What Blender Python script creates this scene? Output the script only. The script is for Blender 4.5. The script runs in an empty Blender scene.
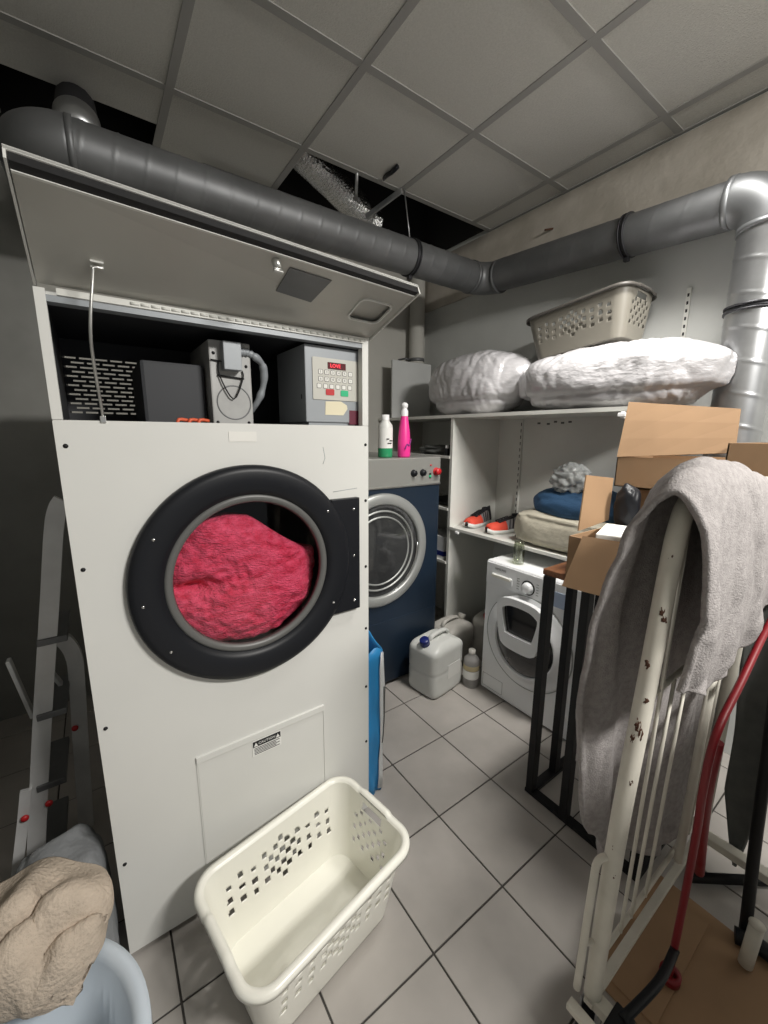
import bpy, bmesh, math, random
from mathutils import Vector, Matrix, noise
random.seed(7)
PI = math.pi
S = bpy.context.scene
COL = S.collection

# ------------------------------------------------------------------ camera
CAM = Vector((-1.0268, -1.0270, 1.5868)); FPX = 402.8
YAW, PITCH, ROLL = 0.952386, -0.190469, 0.006359
d_ = Vector((math.cos(PITCH)*math.cos(YAW), math.cos(PITCH)*math.sin(YAW), math.sin(PITCH)))
r0_ = Vector((math.sin(YAW), -math.cos(YAW), 0)); u0_ = r0_.cross(d_)
r_ = math.cos(ROLL)*r0_ + math.sin(ROLL)*u0_; u_ = -math.sin(ROLL)*r0_ + math.cos(ROLL)*u0_
cd = bpy.data.cameras.new('camera'); cam = bpy.data.objects.new('camera', cd); COL.objects.link(cam)
cd.sensor_fit = 'HORIZONTAL'; cd.sensor_width = 36; cd.lens = FPX*36/768; cd.clip_start = 0.02
cam.matrix_world = Matrix(((r_.x, u_.x, -d_.x, CAM.x), (r_.y, u_.y, -d_.y, CAM.y), (r_.z, u_.z, -d_.z, CAM.z), (0, 0, 0, 1)))
S.camera = cam
def hit(px, py, p0, n):
    v = d_ + (px-384)/FPX*r_ - (py-512)/FPX*u_
    t = (Vector(p0)-CAM).dot(Vector(n))/v.dot(Vector(n)); return CAM + t*v
def AX(px, py, x): return hit(px, py, (x, 0, 0), (1, 0, 0))
def AY(px, py, y): return hit(px, py, (0, y, 0), (0, 1, 0))
def AZ(px, py, z): return hit(px, py, (0, 0, z), (0, 0, 1))

# ------------------------------------------------------------------ light
w = bpy.data.worlds.new('world'); S.world = w; w.use_nodes = True
w.node_tree.nodes['Background'].inputs[0].default_value = (0.93, 0.96, 1.0, 1)
w.node_tree.nodes['Background'].inputs[1].default_value = 0.25
def area(name, loc, target, sx, sy, power, col=(1, .97, .92)):
    l = bpy.data.lights.new(name, 'AREA'); l.shape = 'RECTANGLE'; l.size = sx; l.size_y = sy; l.energy = power; l.color = col
    o = bpy.data.objects.new(name, l); COL.objects.link(o); o.location = loc
    o.rotation_euler = (Vector(target)-Vector(loc)).to_track_quat('-Z', 'Y').to_euler(); return o
area('ceiling_lamp_light', (0.28, -2.3, 2.86), (0, -.9, 0), 0.7, 0.25, 96)
area('added_fill_light', (0.72, -0.42, 2.97), (.95, .45, .2), 0.45, 0.25, 13).data.spread = math.radians(85)  # added fill with no known fixture, lifts washer corner and floor
S.view_settings.view_transform = 'Standard'; S.view_settings.look = 'None'; S.view_settings.gamma = 1
S.view_settings.use_curve_mapping = False
S.view_settings.exposure = 0.0
S.cycles.max_bounces = 8; S.cycles.transparent_max_bounces = 16

# ------------------------------------------------------------------ materials
def mat(name, col, rough=.5, metal=0, var=0, vscale=6, bump=0, bscale=60, col2=None, coat=0, emit=None, detail=4, stretch=None, spec=.5):
    m = bpy.data.materials.new(name); m.use_nodes = True; nt = m.node_tree; b = nt.nodes['Principled BSDF']
    b.inputs['Base Color'].default_value = (*col, 1); b.inputs['Roughness'].default_value = rough; b.inputs['Metallic'].default_value = metal
    b.inputs['Specular IOR Level'].default_value = spec
    if coat: b.inputs['Coat Weight'].default_value = coat; b.inputs['Coat Roughness'].default_value = .12
    if emit: b.inputs['Emission Color'].default_value = (*emit[:3], 1); b.inputs['Emission Strength'].default_value = emit[3]
    if var or bump:
        tc = nt.nodes.new('ShaderNodeTexCoord'); vec = tc.outputs['Object']
        if stretch:
            mp = nt.nodes.new('ShaderNodeMapping'); mp.inputs['Scale'].default_value = stretch; nt.links.new(vec, mp.inputs[0]); vec = mp.outputs[0]
    if var:
        n = nt.nodes.new('ShaderNodeTexNoise'); n.inputs['Scale'].default_value = vscale; n.inputs['Detail'].default_value = detail
        nt.links.new(vec, n.inputs['Vector'])
        rmp = nt.nodes.new('ShaderNodeValToRGB'); e = rmp.color_ramp.elements
        c2 = col2 or tuple(c*(1-var) for c in col)
        e[0].position = .35; e[0].color = (*c2, 1); e[1].position = .65; e[1].color = (*col, 1)
        nt.links.new(n.outputs['Fac'], rmp.inputs[0]); nt.links.new(rmp.outputs[0], b.inputs['Base Color'])
    if bump:
        n2 = nt.nodes.new('ShaderNodeTexNoise'); n2.inputs['Scale'].default_value = bscale; n2.inputs['Detail'].default_value = 3
        nt.links.new(vec, n2.inputs['Vector'])
        bp = nt.nodes.new('ShaderNodeBump'); bp.inputs['Strength'].default_value = bump; bp.inputs['Distance'].default_value = .01
        nt.links.new(n2.outputs['Fac'], bp.inputs['Height']); nt.links.new(bp.outputs[0], b.inputs['Normal'])
    return m
def glass_mat(name, col, gloss=.12, tint=.9):
    m = bpy.data.materials.new(name); m.use_nodes = True; nt = m.node_tree; nt.nodes.clear()
    o = nt.nodes.new('ShaderNodeOutputMaterial'); t = nt.nodes.new('ShaderNodeBsdfTransparent'); g = nt.nodes.new('ShaderNodeBsdfGlossy'); mx = nt.nodes.new('ShaderNodeMixShader')
    t.inputs[0].default_value = (*col, 1); g.inputs['Roughness'].default_value = .04; g.inputs[0].default_value = (.9, .9, .9, 1); mx.inputs[0].default_value = gloss
    nt.links.new(t.outputs[0], mx.inputs[1]); nt.links.new(g.outputs[0], mx.inputs[2]); nt.links.new(mx.outputs[0], o.inputs[0]); return m
M = dict(
 enamel=mat('white_enamel', (.7, .7, .67), .32, var=.04, vscale=2.5),
 enamel2=mat('washer_white', (.84, .85, .86), .3),
 lid_under=mat('bare_lid_metal', (.56, .55, .51), .42, .25, var=.12, vscale=3),
 black=mat('satin_black', (.010, .011, .014), .42, spec=.3),
 gasketgrey=mat('seal_grey', (.12, .12, .115), .4),
 gasket=mat('rubber_gasket', (.008, .008, .009), .7),
 blackmetal=mat('black_steel', (.008, .008, .009), .5, 0, spec=.3),
 darkin=mat('dark_cavity_paint', (.035, .037, .042), .6),
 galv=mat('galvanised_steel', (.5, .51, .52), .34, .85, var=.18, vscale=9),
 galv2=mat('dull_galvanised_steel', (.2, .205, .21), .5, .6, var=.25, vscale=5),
 steel=mat('brushed_steel', (.62, .62, .6), .28, .9, var=.1, vscale=14),
 chrome=mat('chrome', (.7, .7, .7), .15, 1),
 foil=mat('aluminium_foil', (.75, .75, .74), .22, .95, bump=.8, bscale=70),
 boxgrey=mat('control_box_grey', (.29, .31, .33), .45, .1),
 motor=mat('motor_box_metal', (.42, .42, .41), .5, .1, var=.2, vscale=12),
 keypad=mat('keypad_beige', (.52, .51, .46), .5),
 key=mat('key_light', (.75, .74, .7), .5), keyline=mat('key_border', (.1, .1, .1), .6),
 red=mat('red_plastic', (.5, .015, .02), .4), green=mat('green_plastic', (.02, .45, .2), .4),
 led=mat('red_led', (.8, .02, .03), .4, emit=(1, .02, .05, 1.5)), leddark=mat('led_window', (.09, .002, .006), .25),
 tag=mat('cream_tag', (.72, .66, .48), .7),
 ink=mat('black_ink', (.01, .01, .012), .6), paper=mat('white_paper', (.8, .8, .77), .8),
 blue=mat('navy_enamel', (.009, .02, .038), .42, var=.15, vscale=3),
 greytop=mat('grey_panel', (.33, .33, .31), .4, .4),
 ringgrey=mat('grey_door_ring', (.36, .37, .36), .38, .4),
 drum=mat('drum_steel', (.3, .3, .3), .3, .9),
 pink=mat('pink_fleece', (.95, .1, .2), .95, var=.5, vscale=26, bump=1.0, bscale=90, stretch=(1, 1, 2.2), col2=(.7, .035, .09)),
 plastic_w=mat('white_basket_plastic', (.83, .82, .74), .35, coat=.2),
 plastic_g=mat('taupe_basket_plastic', (.19, .178, .15), .42),
 plastic_dk=mat('dark_taupe_rim', (.08, .074, .066), .45),
 jug=mat('milky_plastic', (.72, .73, .7), .35, var=.06, vscale=5), jug2=mat('grimy_milky_plastic', (.52, .5, .46), .45, var=.25, vscale=7),
 cap=mat('navy_cap', (.01, .02, .16), .35),
 tile=mat('floor_tile', (.46, .43, .4), .42, var=.14, vscale=4, col2=(.38, .355, .33)), grout=mat('grout', (.06, .055, .05), .9),
 ceil=mat('ceiling_tile', (.58, .57, .53), .95, var=.08, vscale=140, bump=.35, bscale=220), tbar=mat('ceiling_t_bar', (.33, .325, .31), .6),
 void=mat('plenum_dark', (.03, .03, .03), .95),  # near-black colour holds the shade of the space above the ceiling
 wall=mat('grey_white_wall', (.58, .59, .57), .75, var=.1, vscale=2.5, bump=.1, bscale=40),
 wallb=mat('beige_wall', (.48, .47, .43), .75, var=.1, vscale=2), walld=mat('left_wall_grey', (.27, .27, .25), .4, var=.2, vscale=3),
 shelf=mat('white_melamine', (.68, .68, .64), .45, var=.1, vscale=3), board=mat('grey_board', (.55, .56, .55), .5, var=.08, vscale=4),
 bagw=mat('clear_bagged_white', (.53, .52, .535), .3, bump=.5, bscale=22, coat=.7, stretch=(1, 1, 2.2)),
 card=mat('cardboard', (.36, .225, .125), .8, var=.1, vscale=5), cardin=mat('cardboard_inner', (.24, .15, .085), .85, var=.1, vscale=5),
 wood=mat('brown_wood', (.25, .1, .04), .5, var=.35, vscale=9, stretch=(1, 8, 8)),
 rail=mat('chipped_white_paint', (.68, .65, .57), .5, var=.12, vscale=14),
 fleece=mat('grey_fleece', (.4, .375, .37), 1, var=.2, vscale=60, bump=.45, bscale=230, spec=.15),
 fleece_in=mat('grey_fleece_dark', (.3, .3, .32), 1, var=.25, vscale=50, bump=.8, bscale=120, spec=.15),
 cream=mat('cream_towel', (.56, .47, .38), .95, var=.12, vscale=20, bump=.6, bscale=110, spec=.15),
 poufgrey=mat('grey_cloth', (.26, .27, .28), .9, var=.15, vscale=10, bump=.3, bscale=90),
 tub=mat('pale_blue_plastic', (.6, .67, .74), .35, var=.06, vscale=5),
 alu=mat('aluminium', (.7, .7, .7), .35, .25, var=.15, vscale=8),
 darkgrey=mat('dark_grey_cloth', (.1, .105, .1), .8, var=.2, vscale=20),
 redpaint=mat('red_paint', (.22, .01, .016), .45),
 pinkbottle=mat('pink_bottle', (.85, .04, .3), .35), whitecap=mat('white_cap', (.85, .85, .85), .4),
 greenliq=mat('green_liquid', (.03, .3, .13), .25), bluebag=mat('blue_bag', (.03, .27, .6), .4), whitebag=mat('white_bag', (.75, .77, .78), .45),
 brownpaper=mat('brown_inside', (.2, .12, .08), .9),
 shoe_red=mat('coral_mesh', (.85, .09, .05), .7, bump=.3, bscale=200), shoe_grey=mat('shoe_grey', (.36, .34, .35), .8), shoe_blk=mat('shoe_black', (.015, .015, .02), .6), shoe_sole=mat('shoe_sole', (.75, .75, .72), .6),
 bluecloth=mat('blue_cloth', (.03, .09, .19), .8, bump=.2, bscale=80), creamcloth=mat('cream_quilt', (.56, .52, .42), .9, var=.14, vscale=9, bump=.4, bscale=30),
 film=mat('clear_film', (.5, .52, .52), .2, var=.3, vscale=22, bump=.8, bscale=25, coat=.6), amber=mat('amber_label', (.5, .42, .25), .7), grimy=mat('dirty_bottle', (.3, .29, .28), .4, var=.2, vscale=10),
 rust=mat('rust', (.08, .035, .02), .9), orange=mat('orange_connector', (.7, .12, .05), .5), bracket=mat('clamp_dark', (.05, .05, .055), .45, .6),
 pinkink=mat('pale_text', (.9, .9, .9), .6),
)
M['glass'] = glass_mat('door_glass', (.88, .9, .9), .035)
M['glass2'] = glass_mat('dark_door_glass', (.3, .31, .32), .1)
M['jar'] = glass_mat('jar_glass', (.8, .82, .74), .18)

# ------------------------------------------------------------------ mesh builder
class MB:
    def __init__(s): s.bm = bmesh.new()
    def box(s, x0, x1, y0, y1, z0, z1, bev=0, mtx=None, seg=2):
        g = bmesh.ops.create_cube(s.bm, size=1); vs = g['verts']
        T = Matrix.Translation(((x0+x1)/2, (y0+y1)/2, (z0+z1)/2)) @ Matrix.Diagonal((abs(x1-x0), abs(y1-y0), abs(z1-z0), 1))
        bmesh.ops.transform(s.bm, matrix=T, verts=vs)
        if bev:
            es = list({e for v in vs for e in v.link_edges})
            r = bmesh.ops.bevel(s.bm, geom=es, offset=bev, segments=seg, affect='EDGES', profile=.6)
            vs = list({v for f in r['faces'] for v in f.verts} | {v for v in vs if v.is_valid})
        if mtx is not None: bmesh.ops.transform(s.bm, matrix=mtx, verts=vs)
        return s
    def tube(s, pts, r, n=16, smooth=0, cap=True, rfun=None, squash=None, up=None, rot=0, flat=False):
        P = [Vector(p) for p in pts]
        if smooth:
            Q = []
            for i in range(len(P)-1):
                a = P[max(i-1, 0)]; b = P[i]; c = P[i+1]; e = P[min(i+2, len(P)-1)]
                for k in range(smooth):
                    t = k/smooth
                    Q.append(.5*((2*b)+(-a+c)*t+(2*a-5*b+4*c-e)*t*t+(-a+3*b-3*c+e)*t**3))
            Q.append(P[-1]); P = Q
        L = [0]
        for i in range(1, len(P)): L.append(L[-1]+(P[i]-P[i-1]).length)
        T = []
        for i in range(len(P)):
            t = P[min(i+1, len(P)-1)]-P[max(i-1, 0)]; T.append(t.normalized())
        nrm = Vector(up) if up else (Vector((0, 0, 1)) if abs(T[0].z) < .9 else Vector((1, 0, 0)))
        rows = []
        for i, p in enumerate(P):
            nrm = (nrm-T[i]*nrm.dot(T[i])).normalized(); bi = T[i].cross(nrm)
            row = []
            for k in range(n):
                a = 2*PI*k/n+rot; rr = r(L[i]/L[-1]) if callable(r) else r
                if rfun: rr += rfun(L[i], a)
                sx, sy = squash if squash else (1, 1)
                row.append(s.bm.verts.new(p+nrm*math.cos(a)*rr*sx+bi*math.sin(a)*rr*sy))
            rows.append(row)
        for i in range(len(rows)-1):
            for k in range(n):
                f = s.bm.faces.new((rows[i][k], rows[i][(k+1) % n], rows[i+1][(k+1) % n], rows[i+1][k])); f.smooth = not flat
        if cap:
            s.bm.faces.new(rows[0][::-1]); s.bm.faces.new(rows[-1])
        return s
    def lathe(s, prof, mtx=None, n=48, smooth=True, closed=False):
        mtx = mtx or Matrix(); rows = []
        for (r, z) in prof:
            if r < 1e-6: rows.append([s.bm.verts.new(mtx @ Vector((0, 0, z)))])
            else: rows.append([s.bm.verts.new(mtx @ Vector((r*math.cos(2*PI*k/n), r*math.sin(2*PI*k/n), z))) for k in range(n)])
        if closed: rows.append(rows[0])
        for a, b in zip(rows, rows[1:]):
            for k in range(n):
                k2 = (k+1) % n
                v = (a[0], b[k2], b[k]) if len(a) == 1 else ((a[k], a[k2], b[0]) if len(b) == 1 else (a[k], a[k2], b[k2], b[k]))
                try: f = s.bm.faces.new(v); f.smooth = smooth
                except ValueError: pass
        return s
    def grid(s, fn, nu, nv, wrap=False, skip=None, smooth=True):
        R = [[s.bm.verts.new(fn(i/(nu if wrap else nu-1), j/(nv-1))) for j in range(nv)] for i in range(nu)]
        for i in range(nu if wrap else nu-1):
            for j in range(nv-1):
                if skip and skip(i, j): continue
                i2 = (i+1) % nu
                f = s.bm.faces.new((R[i][j], R[i2][j], R[i2][j+1], R[i][j+1])); f.smooth = smooth
        return R
    def prism(s, poly, mtx, h):
        a = [s.bm.verts.new(mtx @ Vector((x, y, 0))) for x, y in poly]; b = [s.bm.verts.new(mtx @ Vector((x, y, h))) for x, y in poly]
        s.bm.faces.new(a[::-1]); s.bm.faces.new(b)
        for i in range(len(a)):
            j = (i+1) % len(a); s.bm.faces.new((a[i], a[j], b[j], b[i]))
        return s
    def plate(s, loops, mtx, h):
        # flat plate with holes: loops[0] outer, the rest holes; local XY, thickness h along local Z
        es = []
        for lp in loops:
            vs = [s.bm.verts.new(mtx @ Vector((x, y, 0))) for x, y in lp]
            for i in range(len(vs)): es.append(s.bm.edges.new((vs[i], vs[(i+1) % len(vs)])))
        r = bmesh.ops.triangle_fill(s.bm, use_beauty=True, use_dissolve=False, edges=es)
        fs = [g for g in r['geom'] if isinstance(g, bmesh.types.BMFace)]
        ex = bmesh.ops.extrude_face_region(s.bm, geom=fs)
        off = mtx.to_3x3() @ Vector((0, 0, h))
        bmesh.ops.translate(s.bm, verts=[g for g in ex['geom'] if isinstance(g, bmesh.types.BMVert)], vec=off)
        return s
    def blob(s, c, rad, n=3, amp=0, sc=4, e=1.0, seed=0, wr=0):
        g = bmesh.ops.create_icosphere(s.bm, subdivisions=n, radius=1)
        for v in g['verts']:
            q = v.co.normalized()
            q2 = Vector([math.copysign(abs(t)**e, t) for t in q])
            k = 1+amp*noise.noise(q*sc*.5+Vector((seed, 0, 0)))+wr*noise.noise(Vector((q.x*sc*1.5, q.y*sc*3, q.z*sc))+Vector((seed, 3, 1)))
            v.co = Vector((q2.x*rad[0], q2.y*rad[1], q2.z*rad[2]))*k+Vector(c)
        for f in {f for v in g['verts'] for f in v.link_faces}: f.smooth = True
        return s
    def build(s, name, material, parent=None, mtx=None, solid=0, sub=0, recalc=True, off=-1):
        if recalc: bmesh.ops.recalc_face_normals(s.bm, faces=s.bm.faces)
        me = bpy.data.meshes.new(name); s.bm.to_mesh(me); s.bm.free()
        if mtx is not None: me.transform(mtx)
        o = bpy.data.objects.new(name, me); COL.objects.link(o); me.materials.append(material)
        if parent is not None:
            base = Vector(); q = parent
            while q is not None: base += q.location; q = q.parent
            me.transform(Matrix.Translation(-base)); o.parent = parent
        if solid:
            md = o.modifiers.new('solid', 'SOLIDIFY'); md.thickness = solid; md.offset = off
        if sub:
            md = o.modifiers.new('sub', 'SUBSURF'); md.levels = sub; md.render_levels = sub
        return o
def tag(o, label, cat, group=None):
    o['label'] = label; o['category'] = cat
    if group: o['group'] = group
    return o
def thing(name, label, cat, loc=(0, 0, 0), group=None):
    o = bpy.data.objects.new(name, None); COL.objects.link(o); o.location = loc; o.empty_display_size = .05
    return tag(o, label, cat, group)
def struct(o): o['kind'] = 'structure'; return o
def copy_thing(root, loc, rz, label):
    r = root.copy(); COL.objects.link(r); r.location = loc; r.rotation_euler = (0, 0, rz); r['label'] = label
    for ch in list(root.children):
        c = ch.copy(); COL.objects.link(c); c.parent = r
        for g in list(ch.children):
            e = g.copy(); COL.objects.link(e); e.parent = c
    return r
def circ(cx, cy, r, n=64, a0=0): return [(cx+r*math.cos(a0+2*PI*k/n), cy+r*math.sin(a0+2*PI*k/n)) for k in range(n)]
def rrect(x0, x1, y0, y1, r, n=6):
    out = []
    for cx, cy, a in ((x1-r, y1-r, 0), (x0+r, y1-r, PI/2), (x0+r, y0+r, PI), (x1-r, y0+r, 1.5*PI)):
        for k in range(n+1): out.append((cx+r*math.cos(a+PI/2*k/n), cy+r*math.sin(a+PI/2*k/n)))
    return out
FY = lambda y: Matrix(((1, 0, 0, 0), (0, 0, -1, y), (0, 1, 0, 0), (0, 0, 0, 1)))      # local (x,z-up) on plane Y=y, local Z -> -Y
FX = lambda x: Matrix(((0, 0, -1, x), (-1, 0, 0, 0), (0, 1, 0, 0), (0, 0, 0, 1)))     # local x -> -Y, local y -> Z, local Z -> -X
def frame(o, xdir, ydir):
    x = Vector(xdir).normalized(); z = x.cross(Vector(ydir)).normalized(); y = z.cross(x)
    return Matrix(((x.x, y.x, z.x, o[0]), (x.y, y.y, z.y, o[1]), (x.z, y.z, z.z, o[2]), (0, 0, 0, 1)))
def bar(mb, a, b, wx, wy, up=(0, 0, 1)):
    a = Vector(a); b = Vector(b); d = b-a; u = Vector(up)
    if abs(d.normalized().dot(u)) > .95: u = Vector((1, 0, 0))
    F = frame(a, d, u); mb.box(0, d.length, -wx/2, wx/2, -wy/2, wy/2, min(wx, wy)*.15, F, 1)
def text(body, size, mtx, name, material, parent, depth=.0006, ax='CENTER', sx=1):
    c = bpy.data.curves.new('t', 'FONT'); c.body = body; c.size = size; c.align_x = ax; c.align_y = 'CENTER'; c.extrude = depth; c.resolution_u = 2
    o = bpy.data.objects.new('t', c); COL.objects.link(o); dg = bpy.context.evaluated_depsgraph_get()
    me = bpy.data.meshes.new_from_object(o.evaluated_get(dg)); bpy.data.objects.remove(o); bpy.data.curves.remove(c)
    b = MB(); b.bm.from_mesh(me); bpy.data.meshes.remove(me)
    bmesh.ops.transform(b.bm, matrix=mtx @ Matrix.Diagonal((sx, 1, 1, 1)), verts=b.bm.verts)
    return b.build(name, material, parent, recalc=False)

# ------------------------------------------------------------------ setting
XW, YB, XL, YF, ZC = 1.44, 1.84, -1.75, -3.2, 3.02
b = MB(); b.box(XL-.1, XW+.1, YF, YB+.1, -.06, -.004); fl = struct(b.build('floor', M['grout']))
b = MB()
for i in range(-6, 5):
    for j in range(-9, 6):
        x0, x1, y0, y1 = max(i*.33+.003, XL), min(i*.33+.327, XW), max(j*.33+.003, YF), min(j*.33+.327, YB)
        if x1-x0 > .02 and y1-y0 > .02: b.box(x0, x1, y0, y1, -.02, 0, .0012, None, 1)
struct(b.build('floor_tiles', M['tile'], fl))
b = MB(); b.box(XW, XW+.1, YF, YB+.1, 0, 3.6); wr = struct(b.build('wall_right', M['wall']))
b = MB(); b.grid(lambda u, v: Vector((XW-.012-.002*noise.noise(Vector((u*30, v*6, 1))), YF+(YB-YF)*u, 2.625+.012*noise.noise(Vector((u*25, 2, 0)))*(v == 0)+.375*v)), 90, 6)
struct(b.build('bare_plaster_band', mat('bare_plaster', (.54, .5, .44), .9, var=.16, vscale=5, bump=.35, bscale=25, col2=(.42, .385, .33)), wr, solid=.02, off=0))
b = MB(); b.box(XL-.1, XW+.1, YB, YB+.1, 0, 3.6); wbk = struct(b.build('wall_back', M['wallb']))
b = MB(); b.box(XL, XW, YB-.012, YB-.001, ZC+.02, 3.5); struct(b.build('plenum_shade_sheet', M['void'], wbk))  # added dark sheet, paints the shade seen through the ceiling holes
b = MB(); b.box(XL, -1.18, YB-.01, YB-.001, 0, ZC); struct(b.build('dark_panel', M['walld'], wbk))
b = MB(); b.plate([[(XL-.1, 0), (-1.55, 0), (-1.55, 2.5), (1.2, 2.5), (1.2, 0), (XW+.1, 0), (XW+.1, 3.6), (XL-.1, 3.6)]], FY(YF), .1); struct(b.build('wall_front', M['wallb']))
b = MB(); b.box(XW-.012, XW-.001, YF, YB, ZC+.02, 3.5); struct(b.build('plenum_shade_sheet', M['void'], wr))  # same painted shade above the ceiling on the right wall
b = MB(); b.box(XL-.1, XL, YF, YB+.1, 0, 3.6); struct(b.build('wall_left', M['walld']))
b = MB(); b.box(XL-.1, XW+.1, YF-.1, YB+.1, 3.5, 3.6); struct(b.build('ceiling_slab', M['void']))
gx = [-1.855, -1.232, -.61, .003, .628, 1.252, XW]; gy = [YF, -2.92, -2.92+.58, -1.76, -1.18, -.6, -.014, .57, 1.15, 1.74, YB]
b = MB()
for i in range(len(gx)-1):
    for j in range(len(gy)-1):
        x0, x1, y0, y1 = max(gx[i], XL), gx[i+1], gy[j], gy[j+1]
        if x1-x0 < .05 or y1-y0 < .05: continue
        if j == 8:
            if i >= 3: continue
            if i == 1: y1 = 1.42
        if j == 9 and i not in (0, 2): continue
        b.box(x0+.009, x1-.009, y0+.009, y1-.009, ZC, ZC+.015)
cl = struct(b.build('ceiling', M['ceil']))
b = MB()
for x in gx[1:-1]: b.box(x-.017, x+.017, YF, 1.15 if x > .1 else 1.74, ZC-.0045, ZC+.003)
for y in gy[1:-2]: b.box(XL, XW, y-.017, y+.017, ZC-.004, ZC+.003)
struct(b.build('ceiling_grid', M['tbar'], cl))
b = MB(); b.box(XW-.022, XW, YF, 1.15, ZC-.006, ZC+.004); b.box(-.62, .02, 1.74-.01, 1.74+.01, ZC-.004, ZC+.004); struct(b.build('trim_1', M['tbar']))

# ------------------------------------------------------------------ tumble dryer
DX0, DX1, DY, DYB, DT = -1.10, -.232, .195, 1.0, 1.9
dr = thing('tumble_dryer', 'tall white industrial tumble dryer with black round door and raised top lid', 'tumble dryer', ((DX0+DX1)/2, .6, 0))
b = MB()
b.box(DX0, DX0+.012, DY+.004, DYB, .02, DT); b.box(DX1-.012, DX1, DY+.004, DYB, .02, DT); b.plate([rrect(DX0, DX1, .02, DT, .003, 2), rrect(-1.085, -.76, 1.62, 1.88, .004, 2)], FY(DYB), .008)
b.box(DX0, DX1, DY+.004, DYB, .02, .035); b.box(DX0, DX1, DY+.02, DYB, DT-.012, DT)
for x in (DX0+.06, DX1-.06):
    for y in (DY+.06, DYB-.06): b.box(x-.02, x+.02, y-.02, y+.02, 0, .03)
b.build('cabinet', M['enamel'], dr)
CX, CZ, RG, RO = -.662, 1.158, .247, .338
b = MB(); b.plate([rrect(DX0, DX1, .025, 1.615, .004, 2), circ(CX, CZ, .262, 72)], FY(DY+.004), .010)
b.box(DX0, DX1, DY+.0045, DY+.03, 1.600, 1.615)
fp = b.build('front_panel', M['enamel'], dr)
b = MB(); b.box(DX0, DX0+.020, DY-.006, DY+.02, 1.616, DT-.002); b.build('frame_stile', M['enamel'], dr)
b = MB(); b.box(DX1-.024, DX1, DY-.006, DY+.02, 1.616, DT-.002); b.build('frame_stile', M['enamel'], dr)
b = MB(); b.box(DX0+.02, DX1-.024, DY-.004, DY+.03, DT-.028, DT-.014); b.build('header_strip', M['boxgrey'], dr)
b = MB(); b.box(DX0+.04, DX1-.02, DY-.009, DY-.003, DT-.013, DT+.001)
for k in range(30): b.tube([(DX0+.18+k*.0225, DY-.009, DT-.006), (DX0+.198+k*.0225, DY-.009, DT-.006)], .0035, 8)
b.build('lid_hinge', M['shelf'], dr)
# inner compartment
b = MB(); b.box(DX0+.012, DX1-.012, DY+.03, DYB-.01, 1.598, 1.606); b.box(DX0+.012, DX0+.016, DY+.03, DYB-.01, 1.606, DT-.012); b.box(DX1-.016, DX1-.012, DY+.03, DYB-.01, 1.606, DT-.012)
b.box(DX0+.012, DX1-.012, DY+.022, DYB-.01, DT-.016, DT-.012)
b.build('compartment_lining', M['darkin'], dr)
vx0, vx1, vz0, vz1, vy = -1.085, -.83, 1.645, 1.835, .70
loops = [[(DX0+.016, 1.606), (DX1-.016, 1.606), (DX1-.016, DT-.016), (DX0+.016, DT-.016)]]
for r in range(13):
    z = vz0+.008+r*.0145
    for c in range(6):
        x = vx0+.004+c*.043+(r % 2)*.02
        if x+.034 < vx1+.01: loops.append([(x, z-.0028), (x+.034, z-.0028), (x+.034, z+.0028), (x, z+.0028)])
b = MB(); b.plate(loops, FY(vy), .003); b.build('vent_plate', M['darkin'], dr)
# motor box
b = MB(); b.box(-.725, -.603, .29, .56, 1.606, 1.858, .004); mo = b.build('motor_housing', M['motor'], dr)
b = MB(); b.box(-.90, -.73, .34, .62, 1.606, 1.79, .01); b.build('fan_housing', M['darkin'], dr)
b = MB(); b.lathe([(.048, 0), (.05, .002), (.052, 0)], FY(.2895) @ Matrix.Translation((-.66, 1.68, 0)), 40); b.build('pressed_ring', M['galv2'], mo)
b = MB(); b.box(-.692, -.640, .255, .292, 1.772, 1.852, .002); jb = b.build('junction_box', M['boxgrey'], mo)
b = MB(); b.tube([(-.70, .286, 1.80), (-.70, .282, 1.755), (-.664, .28, 1.69), (-.632, .282, 1.752), (-.632, .286, 1.775)], .0022, 8, 4); b.tube([(-.705, .284, 1.757), (-.628, .284, 1.752)], .0025, 8); b.tube([(-.722, .285, 1.80), (-.69, .283, 1.797)], .002, 8); b.build('wire_clip', M['blackmetal'], mo)
for x, z in ((-.712, 1.82), (-.712, 1.62), (-.618, 1.62), (-.618, 1.79)):
    b = MB(); b.lathe([(0, .004), (.004, .003), (.005, 0)], FY(.29) @ Matrix.Translation((x, z, 0)), 10); b.build('housing_screw', M['blackmetal'], mo)
b = MB(); b.tube([(-.64, .285, 1.83), (-.60, .29, 1.828), (-.558, .31, 1.80), (-.553, .33, 1.74), (-.575, .35, 1.68), (-.60, .4, 1.65)], .011, 14, 14, rfun=lambda l, a: .0016*math.sin(l*1400)); b.build('conduit', M['boxgrey'], dr)
b = MB()
for x in (-.83, -.80, -.775): b.tube([(x, .25, 1.606), (x+.004, .25, 1.624), (x+.03, .26, 1.622)], .005, 8, 3)
b.build('cable_connector', M['orange'], dr)
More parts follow.
